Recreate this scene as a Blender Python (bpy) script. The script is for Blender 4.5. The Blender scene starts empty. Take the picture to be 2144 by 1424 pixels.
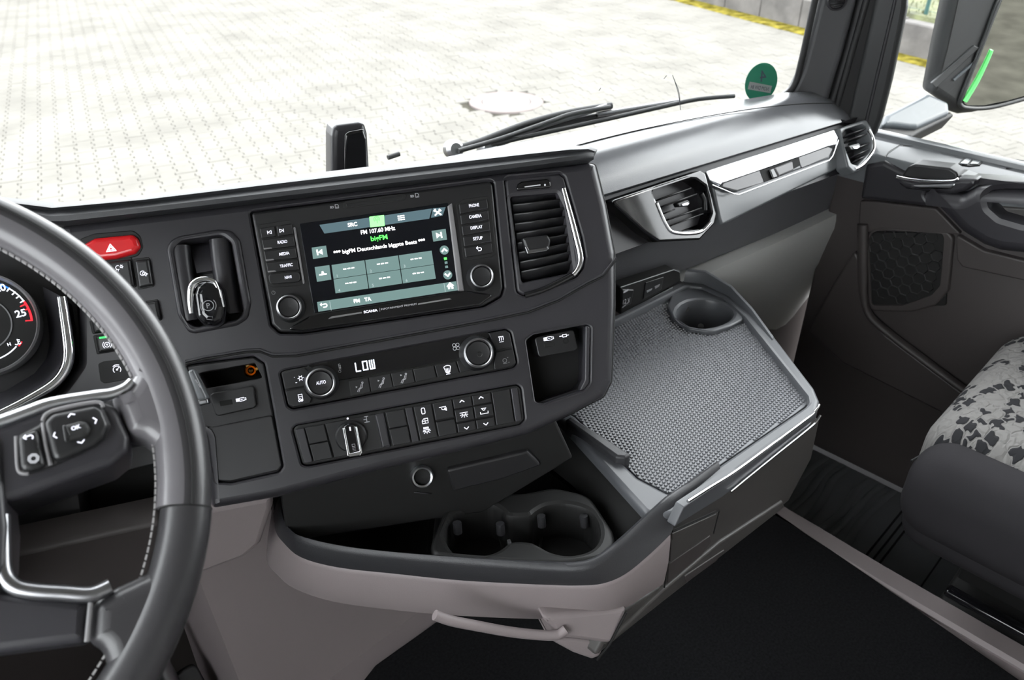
import bpy, bmesh, math, random
from mathutils import Vector, Matrix, geometry
random.seed(7)
SC = bpy.context.scene
COL = SC.collection
# ------------------------------------------------------------------ camera
H = 2.75                                   # camera height above the yard
CAM = Vector((0, 0, H)); F = 1650.0; PITCH = 32.5; YAW = 45.0
_p, _y = math.radians(PITCH), math.radians(YAW)
FW = Vector((math.sin(_y)*math.cos(_p), math.cos(_y)*math.cos(_p), -math.sin(_p)))
RT = Vector((math.cos(_y), -math.sin(_y), 0)); UP = RT.cross(FW)
cd = bpy.data.cameras.new('camera'); cam = bpy.data.objects.new('camera', cd); COL.objects.link(cam)
cam.matrix_world = Matrix((RT, UP, -FW)).transposed().to_4x4(); cam.location = CAM
cd.sensor_width = 36; cd.lens = 36*F/2144; cd.clip_start = .02; cd.clip_end = 300
cd.dof.use_dof = True; cd.dof.focus_distance = .93; cd.dof.aperture_fstop = 9.5
SC.camera = cam
# ------------------------------------------------------------------ sky and exposure
W = bpy.data.worlds.new('sky'); SC.world = W; W.use_nodes = True
bg = W.node_tree.nodes['Background']; bg.inputs[0].default_value = (.95, .96, 1.0, 1); bg.inputs[1].default_value = 2.0
sl = bpy.data.lights.new('sun', 'SUN'); sl.energy = 1.0; sl.angle = math.radians(40); sl.color = (1, .96, .9)
so = bpy.data.objects.new('sun', sl); COL.objects.link(so); so.rotation_euler = (math.radians(38), math.radians(22), 0)
VS = SC.view_settings
VS.view_transform = 'Standard'; VS.look = 'None'; VS.gamma = 1; VS.use_curve_mapping = False; VS.exposure = 2.15
# ------------------------------------------------------------------ geometry helpers
def ray(px, py):
    return (FW*F + RT*(px-1072) + UP*(712-py)).normalized()
class Frame:
    def __init__(s, o, n, u=None):
        s.o = Vector(o); s.n = Vector(n).normalized()
        if u is None: u = Vector((0, 0, 1)).cross(s.n)
        u = Vector(u); s.u = (u - s.n*u.dot(s.n)).normalized(); s.v = s.n.cross(s.u)
    def hit(s, px, py, k=0):
        d = ray(px, py); return CAM + d*((s.o-CAM).dot(s.n)+k)/d.dot(s.n)
    def uv(s, px, py, k=0):
        q = s.hit(px, py, k)-s.o; return (q.dot(s.u), q.dot(s.v))
    def pt(s, u, v, w): return s.o+s.u*u+s.v*v+s.n*w
    def sc(s, px, py): return (s.hit(px+1, py)-s.hit(px-1, py)).length/2
def rel(x, y, z): return Vector((x, y, z+H))
def zhit(px, py, z):
    d = ray(px, py); return CAM+d*(z/d.z)
def xhit(px, py, x):
    d = ray(px, py); return CAM+d*(x/d.x)
def yhit(px, py, y):
    d = ray(px, py); return CAM+d*(y/d.y)
PAN = Frame(rel(.442, .639, -.391), (-.4409, -.7066, .5535), (.8595, -.510, .0335))
DF = Frame(rel(.88, .68, -.45), (-.147, -.989, 0))
_t = math.radians(33); DT = Frame(DF.o, DF.n*math.cos(_t)+Vector((0, 0, 1))*math.sin(_t))
WHL = Frame(rel(-.069, .528, -.324), (math.sin(math.radians(-10))*math.cos(math.radians(50)), -math.cos(math.radians(10))*math.cos(math.radians(50)), math.sin(math.radians(50))))
CLU = Frame(CAM+ray(40, 650)*.93, (-.2, -.82, .54))
DOOR = Frame(rel(1.5, .4, -.7), (-1, 0, 0))
def HOR(z): return Frame(rel(.7, .4, z), (0, 0, 1), (1, 0, 0))
FRT = Frame(HOR(-.641).hit(1430, 1078)+Vector((0, .008, 0)), (-.033, -1, 0))
PIL = Frame(rel(1.43, .70, -.4), (-.8, -.6, 0))
_t3 = math.radians(22); DV = Frame(DF.o+DF.n*.006, DF.n*math.cos(_t3)+Vector((0, 0, 1))*math.sin(_t3))
MIR = Frame(CAM+ray(2060, 100)*(1.95/ray(2060, 100).x), (-.66, -.75, -.05))


def area(p): return sum(a[0]*b[1]-b[0]*a[1] for a, b in zip(p, p[1:]+p[:1]))/2
def ccw(p): return p if area(p) > 0 else p[::-1]
def rnd(p, r, seg=5):
    if r <= 0: return p
    out = []; n = len(p)
    for i in range(n):
        a, b, c = (Vector(p[i-1]), Vector(p[i]), Vector(p[(i+1) % n]))
        d1, d2 = (a-b), (c-b); l1, l2 = d1.length, d2.length
        if l1 < 1e-7 or l2 < 1e-7: continue
        ang = d1.angle(d2)
        if ang > 3.05: out.append(tuple(b)); continue
        t = min(r/math.tan(ang/2), .48*l1, .48*l2)
        s, e = b+d1/l1*t, b+d2/l2*t
        for k in range(seg+1):
            f = k/seg; out.append(tuple((1-f)**2*s+2*f*(1-f)*b+f*f*e))
    return out
def off(p, d):
    """inward miter offset of a ccw loop"""
    if d == 0: return p
    out = []; n = len(p)
    for i in range(n):
        a, b, c = Vector(p[i-1]), Vector(p[i]), Vector(p[(i+1) % n])
        e1, e2 = (b-a), (c-b)
        if e1.length < 1e-9 or e2.length < 1e-9: out.append(p[i]); continue
        n1 = Vector((-e1.y, e1.x)).normalized(); n2 = Vector((-e2.y, e2.x)).normalized()
        m = n1+n2
        if m.length < .2: m = n1
        else: m = m/max(m.length_squared/2, .35)
        q = b+m*d; out.append((q.x, q.y))
    return out
MATS = {}
def locof(par):
    v = Vector((0, 0, 0))
    while par is not None: v = v+par.location; par = par.parent
    return v
def tag(o, label=None, cat=None, group=None, kind=None):
    if label: o['label'] = label
    if cat: o['category'] = cat
    if group: o['group'] = group
    if kind: o['kind'] = kind
    return o
def thing(name, label, cat, loc, group=None, kind=None):
    o = bpy.data.objects.new(name, None); COL.objects.link(o); o.location = loc; o.empty_display_size = .02
    return tag(o, label, cat, group, kind)
def finish(bm, ang=33):
    bmesh.ops.recalc_face_normals(bm, faces=bm.faces)
    for f in bm.faces:
        f.smooth = len(f.verts) < 5 and f.material_index != 7; f.material_index = 0
    for e in bm.edges:
        if len(e.link_faces) == 2 and e.calc_face_angle(0) > math.radians(ang): e.smooth = False
def mk(name, verts, faces, mat, parent=None, ang=33, fills=(), origin=None):
    bm = bmesh.new(); vs = [bm.verts.new(v) for v in verts]
    for f in faces:
        try: bm.faces.new([vs[i] for i in f])
        except ValueError: pass
    for fr, loops in fills:                 # planar regions with holes
        idx = [i for lp in loops for i in lp]; pos = {}
        p2 = []; extra = {}
        for i in idx:
            q = Vector(verts[i])-fr.o; pos[i] = len(p2); p2.append(Vector((q.dot(fr.u), q.dot(fr.v))))
        ed = [(pos[a], pos[b]) for lp in loops for a, b in zip(lp, lp[1:]+lp[:1])]
        ov, _, of, oi, _, _ = geometry.delaunay_2d_cdt(p2, ed, [], 1, 1e-7)
        def inside(c, lp):
            r = False; P = [p2[pos[i]] for i in lp]
            for a, b in zip(P, P[1:]+P[:1]):
                if (a.y > c.y) != (b.y > c.y) and c.x < (b.x-a.x)*(c.y-a.y)/(b.y-a.y)+a.x: r = not r
            return r
        for f in of:
            c = (ov[f[0]]+ov[f[1]]+ov[f[2]])/3
            if not inside(c, loops[0]) or any(inside(c, h) for h in loops[1:]): continue
            tri = []
            for k in f:
                if oi[k]: tri.append(vs[idx[oi[k][0]]])
                else:
                    if k not in extra:
                        w_ = (Vector(verts[loops[0][0]])-fr.o).dot(fr.n); extra[k] = bm.verts.new(fr.pt(ov[k].x, ov[k].y, w_))
                    tri.append(extra[k])
            try: bm.faces.new(tri).material_index = 7
            except ValueError: pass
    finish(bm, ang)
    return link(name, bm, mat, parent, origin)
def link(name, bm, mat, parent=None, origin=None):
    base = locof(parent)
    if parent is None:
        if origin is None:
            xs = [v.co for v in bm.verts]
            lo = Vector([min(c[i] for c in xs) for i in range(3)]); hi = Vector([max(c[i] for c in xs) for i in range(3)])
            origin = Vector(((lo.x+hi.x)/2, (lo.y+hi.y)/2, lo.z))
        base = Vector(origin)
    bmesh.ops.translate(bm, verts=bm.verts, vec=-base)
    me = bpy.data.meshes.new(name); bm.to_mesh(me); bm.free()
    me.materials.append(MATS[mat])
    o = bpy.data.objects.new(name, me); COL.objects.link(o)
    if parent is None: o.location = base
    else: o.parent = parent
    return o
def pxuv(fr, pts, w): return [fr.uv(x, y, w) for x, y in pts]
def slab(name, fr, pts, w0, w1, mat, parent=None, b=.0012, r=.003, holes=(), hw=None, hb=.001, px=True, ang=33, steps=3):
    """prism on a frame from w0 to w1 with a rounded front edge; holes = [(pts, radius)], walled back to hw"""
    lo = rnd(ccw(pxuv(fr, pts, w1) if px else list(pts)), r)
    n = len(lo); V = []; Fc = []
    rings = [(0, w0), (0, w1-b)]
    for k in range(1, steps+1):
        a = k/steps*math.pi/2; rings.append((b*(1-math.cos(a)), w1-b+b*math.sin(a)))
    for d, w in rings: V += [fr.pt(x, y, w) for x, y in off(lo, d)]
    for k in range(len(rings)-1):
        for i in range(n):
            j = (i+1) % n; Fc.append((k*n+i, k*n+j, (k+1)*n+j, (k+1)*n+i))
    Fc.append(tuple(range(n))[::-1]) if not holes else None
    top = [(len(rings)-1)*n+i for i in range(n)]
    if not holes:
        return mk(name, V, Fc, mat, parent, ang, fills=[(fr, [top])])
    loops = [top]
    hw = w0 if hw is None else hw
    for hp, hr in holes:
        h = rnd(ccw(pxuv(fr, hp, w1) if px else list(hp)), hr); m = len(h)
        hr_ = [(-hb, w1), (-hb*.3, w1-hb*.3), (0, w1-hb), (0, hw)]
        s0 = len(V)
        for d, w in hr_: V += [fr.pt(x, y, w) for x, y in off(h, d)]
        for k in range(3):
            for i in range(m):
                j = (i+1) % m; Fc.append((s0+k*m+i, s0+k*m+j, s0+(k+1)*m+j, s0+(k+1)*m+i))
        loops.append([s0+i for i in range(m)])
    return mk(name, V, Fc, mat, parent, ang, fills=[(fr, loops)])
def plate(name, fr, pts, w, mat, parent=None, r=0, px=True, t=.0003):
    lo = rnd(ccw(pxuv(fr, pts, w) if px else list(pts)), r); n = len(lo)
    V = [fr.pt(x, y, w-t) for x, y in lo]+[fr.pt(x, y, w) for x, y in lo]
    Fc = [tuple(range(n, 2*n)), tuple(range(n))[::-1]]+[(i, (i+1) % n, n+(i+1) % n, n+i) for i in range(n)]
    return mk(name, V, Fc, mat, parent)
def lathe(name, fr, c, prof, mat, parent=None, seg=40, px=True, k=0, arc=None, ang=33):
    cu, cv = fr.uv(c[0], c[1], k) if px else c
    V = []; Fc = []; n = seg
    for r, w in prof:
        for i in range(n):
            a = 2*math.pi*i/n; V.append(fr.pt(cu+r*math.cos(a), cv+r*math.sin(a), w))
    for q in range(len(prof)-1):
        for i in range(n):
            j = (i+1) % n; Fc.append((q*n+i, q*n+j, (q+1)*n+j, (q+1)*n+i))
    if prof[-1][0] > 1e-6: Fc.append(tuple((len(prof)-1)*n+i for i in range(n)))
    if prof[0][0] > 1e-6: Fc.append(tuple(range(n))[::-1])
    return mk(name, V, Fc, mat, parent, ang)
def ringlathe(name, fr, c, prof, mat, parent=None, seg=48, px=True, k=0):
    """closed profile, revolved: a ring"""
    cu, cv = fr.uv(c[0], c[1], k) if px else c
    V = []; Fc = []; m = len(prof)
    for i in range(seg):
        a = 2*math.pi*i/seg
        for r, w in prof: V.append(fr.pt(cu+r*math.cos(a), cv+r*math.sin(a), w))
    for i in range(seg):
        j = (i+1) % seg
        for q in range(m):
            p = (q+1) % m; Fc.append((i*m+q, j*m+q, j*m+p, i*m+p))
    return mk(name, V, Fc, mat, parent)
def smooth_path(pts, sub=6, closed=False):
    P = [Vector(p) for p in pts]; n = len(P); out = []
    for i in range(n if closed else n-1):
        g = (lambda k: P[k % n]) if closed else (lambda k: P[max(0, min(n-1, k))])
        a, b, c, d = g(i-1), g(i), g(i+1), g(i+2)
        for k in range(sub):
            t = k/sub
            out.append(.5*((2*b)+(c-a)*t+(2*a-5*b+4*c-d)*t*t+(3*b-a-3*c+d)*t**3))
    if not closed: out.append(P[-1])
    return out
def tube(name, pts, r, mat, parent=None, seg=10, closed=False, flat=1.0, up=None):
    P = [Vector(p) for p in pts]; n = len(P); V = []; Fc = []
    R = r if isinstance(r, (list, tuple)) else [r]*n
    up = Vector(up) if up is not None else Vector((0.13, .21, .97)).normalized()
    for i in range(n):
        t = (P[(i+1) % n]-P[i-1]) if closed else (P[min(n-1, i+1)]-P[max(0, i-1)])
        t.normalize(); a = t.cross(up).normalized(); b = a.cross(t)
        for k in range(seg):
            q = 2*math.pi*k/seg; V.append(P[i]+a*R[i]*math.cos(q)+b*R[i]*flat*math.sin(q))
    for i in range(n if closed else n-1):
        j = (i+1) % n
        for k in range(seg):
            l = (k+1) % seg; Fc.append((i*seg+k, i*seg+l, j*seg+l, j*seg+k))
    if not closed: Fc += [tuple(range(seg))[::-1], tuple((n-1)*seg+k for k in range(seg))]
    return mk(name, V, Fc, mat, parent, 50)
def sections(name, loops, mat, parent=None, ang=33, caps=True):
    n = len(loops[0]); V = [v for l in loops for v in l]; Fc = []
    for s in range(len(loops)-1):
        for i in range(n):
            j = (i+1) % n; Fc.append((s*n+i, s*n+j, (s+1)*n+j, (s+1)*n+i))
    if caps: Fc += [tuple(range(n))[::-1], tuple((len(loops)-1)*n+i for i in range(n))]
    return mk(name, V, Fc, mat, parent, ang)
def box(name, lo, hi, mat, parent=None, b=.003):
    bm = bmesh.new(); bmesh.ops.create_cube(bm, size=1)
    lo, hi = Vector(lo), Vector(hi)
    for v in bm.verts: v.co = Vector([lo[i]+(v.co[i]+.5)*(hi[i]-lo[i]) for i in range(3)])
    if b: bmesh.ops.bevel(bm, geom=list(bm.edges), offset=b, segments=3, affect='EDGES', profile=.5)
    finish(bm); return link(name, bm, mat, parent)
_tc = {}
def text(fr, s, px, py, hpx, mat, parent, w, wpx=None, name='lettering', rot=0, mirror=False, bold=0.0):
    """flat print: cap height hpx, optionally squeezed to a width wpx (pixels), centred on px,py"""
    key = (s, bold)
    if key not in _tc:
        cu = bpy.data.curves.new('t', 'FONT'); cu.body = s; cu.align_x = 'CENTER'; cu.align_y = 'CENTER'; cu.size = 1; cu.offset = bold; cu.resolution_u = 3
        ob = bpy.data.objects.new('t', cu); COL.objects.link(ob); bpy.context.view_layer.update()
        me = bpy.data.meshes.new_from_object(ob.evaluated_get(bpy.context.evaluated_depsgraph_get()))
        bpy.data.objects.remove(ob); bpy.data.curves.remove(cu)
        _tc[key] = ([tuple(v.co[:2]) for v in me.vertices], [tuple(p.vertices) for p in me.polygons]); bpy.data.meshes.remove(me)
    vs, fs = _tc[key]
    if not vs: return
    x0, x1 = min(v[0] for v in vs), max(v[0] for v in vs); y0, y1 = min(v[1] for v in vs), max(v[1] for v in vs)
    k = fr.sc(px, py); sy = hpx*k/.70; sx = sy if wpx is None else wpx*k/(x1-x0)
    cu_, cv_ = fr.uv(px, py, w); c, sn = math.cos(rot), math.sin(rot); V = []
    for x, y in vs:
        a, b = (x-(x0+x1)/2)*sx*(-1 if mirror else 1), (y-(y0+y1)/2)*sy
        V.append(fr.pt(cu_+a*c-b*sn, cv_+a*sn+b*c, w))
    return mk(name, V, fs, mat, parent)
def strokes(fr, px, py, unit, lines, wd, mat, parent, w, name='symbol', rot=0):
    """icon of thin flat strokes; coordinates in units of `unit` pixels, y up"""
    k = fr.sc(px, py)*unit; cu_, cv_ = fr.uv(px, py, w); V = []; Fc = []; h = wd/2
    c, s = math.cos(rot), math.sin(rot)
    def P(x, y): return fr.pt(cu_+(x*c-y*s)*k, cv_+(x*s+y*c)*k, w)
    for ln in lines:
        if ln[0] == 'fill':
            b0 = len(V); V += [P(x, y) for x, y in ln[1]]; Fc.append(tuple(range(b0, len(V)))); continue
        for (x0, y0), (x1, y1) in zip(ln, ln[1:]):
            dx, dy = x1-x0, y1-y0; l = math.hypot(dx, dy) or 1; nx, ny = -dy/l*h, dx/l*h; ex, ey = dx/l*h*.6, dy/l*h*.6
            b0 = len(V); V += [P(x0+nx-ex, y0+ny-ey), P(x0-nx-ex, y0-ny-ey), P(x1-nx+ex, y1-ny+ey), P(x1+nx+ex, y1+ny+ey)]
            Fc.append((b0, b0+1, b0+2, b0+3))
    return mk(name, V, Fc, mat, parent)
def circ(cx, cy, r, a0=0, a1=360, n=16): return [(cx+r*math.cos(math.radians(a0+(a1-a0)*i/n)), cy+r*math.sin(math.radians(a0+(a1-a0)*i/n))) for i in range(n+1)]
def quad(q, s, t):
    (ax, ay), (bx, by), (cx, cy), (dx, dy) = q      # TL TR BR BL
    return (ax*(1-s)*(1-t)+bx*s*(1-t)+cx*s*t+dx*(1-s)*t, ay*(1-s)*(1-t)+by*s*(1-t)+cy*s*t+dy*(1-s)*t)
def cell(q, s0, s1, t0, t1, g=0.0):
    return [quad(q, s0+g, t0+g), quad(q, s1-g, t0+g), quad(q, s1-g, t1-g), quad(q, s0+g, t1-g)]
def Z(pts, ox, oy, k): return [(ox+x/k, oy+y/k) for x, y in pts]
# ------------------------------------------------------------------ materials
def mat(name, col, rough=.5, metal=0, bump=None, bs=.1, spec=.5, emit=None, es=1.0, coat=0, mottle=0, mscale=8, sheen=0):
    m = bpy.data.materials.new(name); m.use_nodes = True; nt = m.node_tree; N = nt.nodes; L = nt.links
    p = N['Principled BSDF']; p.inputs['Base Color'].default_value = (*col, 1); p.inputs['Roughness'].default_value = rough
    p.inputs['Metallic'].default_value = metal; p.inputs['Specular IOR Level'].default_value = spec; p.inputs['Coat Weight'].default_value = coat
    if sheen: p.inputs['Sheen Weight'].default_value = sheen
    if emit: p.inputs['Emission Color'].default_value = (*emit, 1); p.inputs['Emission Strength'].default_value = es
    g = N.new('ShaderNodeNewGeometry')
    if mottle:
        n = N.new('ShaderNodeTexNoise'); n.inputs['Scale'].default_value = mscale; n.inputs['Detail'].default_value = 4
        L.new(g.outputs['Position'], n.inputs['Vector'])
        r = N.new('ShaderNodeMapRange'); r.inputs[1].default_value = .3; r.inputs[2].default_value = .7; r.inputs[3].default_value = 1-mottle; r.inputs[4].default_value = 1+mottle
        L.new(n.outputs[0], r.inputs[0])
        x = N.new('ShaderNodeMix'); x.data_type = 'RGBA'; x.blend_type = 'MULTIPLY'; x.inputs[0].default_value = 1
        x.inputs[6].default_value = (*col, 1); L.new(r.outputs[0], x.inputs[7]); L.new(x.outputs[2], p.inputs['Base Color'])
    if bump:
        if bump[0] == 'v':
            n = N.new('ShaderNodeTexVoronoi'); n.feature = 'DISTANCE_TO_EDGE'
        else:
            n = N.new('ShaderNodeTexNoise'); n.inputs['Detail'].default_value = 3
        n.inputs['Scale'].default_value = bump[1]; L.new(g.outputs['Position'], n.inputs['Vector'])
        b = N.new('ShaderNodeBump'); b.inputs['Strength'].default_value = bs; b.inputs['Distance'].default_value = min(bump[2], (.25 if bump[0] == 'v' else .15)/bump[1]) if bump[1] > 100 else bump[2]
        L.new(n.outputs[0], b.inputs['Height']); L.new(b.outputs[0], p.inputs['Normal'])
    MATS[name] = m; return m
mat('panel', (.028, .027, .031), .38, bump=('n', 1500, .0006), bs=.25)
mat('panel_low', (.018, .0175, .019), .45, bump=('n', 1500, .0006), bs=.25)
mat('button', (.014, .014, .015), .36, bump=('n', 2500, .0003), bs=.2)
mat('black', (.006, .006, .006), .6)
mat('void', (.003, .003, .003), .8)
mat('gloss', (.006, .006, .007), .06, coat=.5)
mat('trimgrey', (.18, .175, .18), .4)
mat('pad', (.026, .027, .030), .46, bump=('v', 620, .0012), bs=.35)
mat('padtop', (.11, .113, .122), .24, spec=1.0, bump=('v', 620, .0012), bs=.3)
mat('grain', (.10, .10, .107), .5, bump=('v', 480, .0014), bs=.5)
mat('glovegrey', (.38, .38, .37), .5, bump=('n', 900, .001), bs=.3)
mat('beige', (.235, .200, .203), .5, bump=('v', 700, .001), bs=.3)
mat('brown', (.050, .043, .042), .5, bump=('n', 900, .001), bs=.3)
mat('taupe', (.058, .054, .051), .45, bump=('n', 900, .001), bs=.3)
mat('rim_black', (.030, .030, .033), .42, bump=('v', 700, .0012), bs=.5)
mat('tray', (.011, .011, .011), .5, bump=('n', 1200, .0008), bs=.3)
mat('shelf', (.080, .083, .090), .36, bump=('n', 1200, .0008), bs=.2)
mat('mat_hex', (.125, .129, .140), .34)
mat('pillargrey', (.062, .062, .066), .45, bump=('n', 1200, .0006), bs=.2)
mat('chrome', (.85, .86, .88), .1, 1)
mat('satin', (.62, .63, .65), .28, 1)
mat('steel', (.30, .30, .31), .3, 1)
mat('leather', (.030, .029, .031), .34, bump=('v', 900, .0008), bs=.25, coat=.1)
mat('leather_worn', (.11, .105, .112), .30, bump=('v', 900, .0008), bs=.15, coat=.15)
mat('thread', (.30, .29, .29), .7)
mat('red', (.62, .012, .016), .3, coat=.3)
mat('carpet', (.010, .010, .011), .95, bump=('n', 900, .004), bs=1, mottle=.35, mscale=260, spec=.1)
mat('rubber', (.10, .104, .107), .5, bump=('n', 700, .001), bs=.2)
mat('doorgrey', (.14, .148, .155), .2, bump=('n', 1200, .0006), bs=.2)
mat('white', (.85, .85, .9), .5, emit=(.8, .8, 1), es=.25)
mat('print', (.55, .55, .58), .5)
mat('printdim', (.25, .25, .26), .5)
mat('brass', (.75, .42, .12), .25, 1)
mat('alu', (.75, .73, .68), .4, 1)
mat('scr_bg', (.004, .005, .008), .12)
def em(name, c, s=1.0): mat(name, (0, 0, 0), .3, emit=c, es=s, spec=.3)
em('scr_tile', (.085, .135, .130), .55); em('scr_head', (.050, .082, .095), .55); em('scr_white', (1, 1, 1), .75)
em('scr_green', (.09, .85, .10), .6); em('scr_lime', (.22, .95, .22), .6); em('scr_dim', (.30, .36, .36), .5)
em('lcd', (.75, .85, 1), .7); em('led', (.02, .75, .08), .8); em('gauge_w', (.8, .85, .95), .5); em('gauge_b', (.03, .16, .75), .6); em('gauge_r', (.75, .02, .03), .6)
mat('paver', (.121, .1165, .107), .9, spec=0, bump=('n', 60, .004), bs=.3, mottle=.15, mscale=1.3)
mat('joint', (.038, .036, .030), .95, spec=0, mottle=.3, mscale=3)
mat('cast', (.19, .19, .186), .8, spec=.1); mat('castring', (.135, .118, .114), .85, spec=0)
mat('concrete', (.075, .070, .066), .9, bump=('n', 12, .02), bs=.5, mottle=.35, mscale=2.2)
mat('moss', (.095, .080, .016), .95, spec=0, mottle=.75, mscale=6, bump=('n', 20, .03), bs=.5)
mat('grass', (.066, .072, .030), .95, mottle=.55, mscale=3, bump=('n', 15, .05), bs=.6)
mat('fencegreen', (.008, .045, .04), .5)
mat('mirrorglass', (.80, .82, .80), .02, 1)
mat('reflection_green', (.12, .75, .16), .35)  # colour of the reflection painted on the wing mirror glass
mat('housing', (.020, .021, .022), .4, bump=('n', 900, .0008), bs=.2)
mat('armgrey', (.06, .068, .076), .34)
mat('rubberdark', (.012, .012, .013), .55)
mat('roof', (.55, .54, .52), .8); mat('sticker', (.03, .19, .12), .6); mat('stickerpaper', (.8, .8, .8), .7); mat('ink', (.06, .05, .09), .7)
mat('fabric', (.020, .019, .021), .9, spec=.15, bump=('n', 900, .001), bs=.6)
mat('bodygreen', (.05, .42, .09), .3, coat=.4)
def seat_mat():
    m = bpy.data.materials.new('seat_pattern'); m.use_nodes = True; nt = m.node_tree; N = nt.nodes; L = nt.links; p = N['Principled BSDF']
    g = N.new('ShaderNodeNewGeometry'); mp = N.new('ShaderNodeMapping'); mp.inputs['Rotation'].default_value = (0, 0, .5); mp.inputs['Scale'].default_value = (46, 68, 0)
    L.new(g.outputs['Position'], mp.inputs['Vector'])
    wv = N.new('ShaderNodeTexNoise'); wv.inputs['Scale'].default_value = 1.6; wv.inputs['Detail'].default_value = 0; L.new(mp.outputs[0], wv.inputs['Vector'])
    ad = N.new('ShaderNodeMixRGB'); ad.blend_type = 'ADD'; ad.inputs[0].default_value = .9; L.new(mp.outputs[0], ad.inputs[1]); L.new(wv.outputs[1], ad.inputs[2])
    v1 = N.new('ShaderNodeTexVoronoi'); v1.inputs['Scale'].default_value = 1; v1.inputs['Randomness'].default_value = .55; L.new(ad.outputs[0], v1.inputs['Vector'])
    v2 = N.new('ShaderNodeTexVoronoi'); v2.feature = 'DISTANCE_TO_EDGE'; v2.inputs['Scale'].default_value = 1; v2.inputs['Randomness'].default_value = .55; L.new(ad.outputs[0], v2.inputs['Vector'])
    sp = N.new('ShaderNodeSeparateColor'); L.new(v1.outputs['Color'], sp.inputs[0])
    gt = N.new('ShaderNodeMath'); gt.operation = 'GREATER_THAN'; gt.inputs[1].default_value = .62; L.new(sp.outputs[0], gt.inputs[0])
    eg = N.new('ShaderNodeMath'); eg.operation = 'GREATER_THAN'; eg.inputs[1].default_value = .09; L.new(v2.outputs['Distance'], eg.inputs[0])
    mu = N.new('ShaderNodeMath'); mu.operation = 'MULTIPLY'; L.new(gt.outputs[0], mu.inputs[0]); L.new(eg.outputs[0], mu.inputs[1])
    mx = N.new('ShaderNodeMix'); mx.data_type = 'RGBA'; mx.inputs[6].default_value = (.165, .16, .155, 1); mx.inputs[7].default_value = (.020, .020, .022, 1)
    L.new(mu.outputs[0], mx.inputs[0]); L.new(mx.outputs[2], p.inputs['Base Color'])
    sm = N.new('ShaderNodeMath'); sm.operation = 'MINIMUM'; sm.inputs[1].default_value = .22; L.new(v2.outputs['Distance'], sm.inputs[0])
    b = N.new('ShaderNodeBump'); b.inputs['Strength'].default_value = .8; b.inputs['Distance'].default_value = .01; L.new(sm.outputs[0], b.inputs['Height']); L.new(b.outputs[0], p.inputs['Normal'])
    p.inputs['Roughness'].default_value = .85; p.inputs['Specular IOR Level'].default_value = .12
    MATS['seat_pattern'] = m
seat_mat()
def glass():
    m = bpy.data.materials.new('pane'); m.use_nodes = True; nt = m.node_tree; N = nt.nodes; L = nt.links
    for n in list(N):
        if n.type != 'OUTPUT_MATERIAL': N.remove(n)
    t = N.new('ShaderNodeBsdfTransparent'); t.inputs[0].default_value = (.97, .985, .975, 1)
    g = N.new('ShaderNodeBsdfGlossy'); g.inputs['Roughness'].default_value = .01
    f = N.new('ShaderNodeFresnel'); f.inputs[0].default_value = 1.2
    x = N.new('ShaderNodeMixShader'); L.new(f.outputs[0], x.inputs[0]); L.new(t.outputs[0], x.inputs[1]); L.new(g.outputs[0], x.inputs[2])
    L.new(x.outputs[0], N['Material Output'].inputs[0]); MATS['pane'] = m
glass()
def translucent(name, c):
    m = bpy.data.materials.new(name); m.use_nodes = True; nt = m.node_tree; N = nt.nodes; L = nt.links
    t = N.new('ShaderNodeBsdfTranslucent'); t.inputs[0].default_value = (*c, 1); x = N.new('ShaderNodeMixShader'); x.inputs[0].default_value = .55
    N['Principled BSDF'].inputs['Base Color'].default_value = (*c, 1); N['Principled BSDF'].inputs['Roughness'].default_value = .6
    L.new(N['Principled BSDF'].outputs[0], x.inputs[1]); L.new(t.outputs[0], x.inputs[2]); L.new(x.outputs[0], N['Material Output'].inputs[0]); MATS[name] = m
translucent('sticker', (.055, .24, .17)); translucent('stickerpaper', (.6, .6, .6))
# ================================================================== outside: yard, wall, bank
GA = math.radians(108)                      # paver rows run along this heading
RD = Vector((math.sin(GA), math.cos(GA), 0)); CDV = Vector((-RD.y, RD.x, 0))
def project(P):
    d = Vector(P)-CAM; z = d.dot(FW)
    if z < .05: return None
    return (1072+F*d.dot(RT)/z, 712-F*d.dot(UP)/z, z)
yard = mk('paved_yard', [(-30, -30, -.06), (60, -30, -.06), (60, 60, -.06), (-30, 60, -.06), (-30, -30, -.02), (60, -30, -.02), (60, 60, -.02), (-30, 60, -.02)],
          [(3, 2, 1, 0), (4, 5, 6, 7), (0, 1, 5, 4), (1, 2, 6, 5), (2, 3, 7, 6), (3, 0, 4, 7)], 'joint')
tag(yard, 'sunlit yard of pale interlocking concrete pavers outside the truck', 'ground', kind='structure')
PW, PL = .17, .20
def paver_loop(d=0):
    a, b, l = .0962-d, .0675-d, .098-d
    return [(-a, -l), (a, -l), (a, -l*.55), (b, -l*.30), (b, l*.30), (a, l*.55), (a, l), (-a, l), (-a, l*.55), (-b, l*.30), (-b, -l*.30), (-a, -l*.55)]
PV = [(x, y, -.03) for x, y in paver_loop()]+[(x, y, -.004) for x, y in paver_loop()]+[(x, y, 0) for x, y in paver_loop(.006)]
PF = [(k*12+i, k*12+(i+1) % 12, (k+1)*12+(i+1) % 12, (k+1)*12+i) for k in (0, 1) for i in range(12)]+[tuple(range(24, 36))]
pm = bpy.data.meshes.new('paver'); pm.from_pydata(PV, [], PF); pm.materials.append(MATS['paver'])
MH = zhit(1060, 213, -H); MHR = .41
cells = []
wallA, wallB = zhit(1450, 0, -H), zhit(1980, 137, -H); WD = (wallA-wallB).normalized(); WN = Vector((WD.y, -WD.x, 0))
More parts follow.
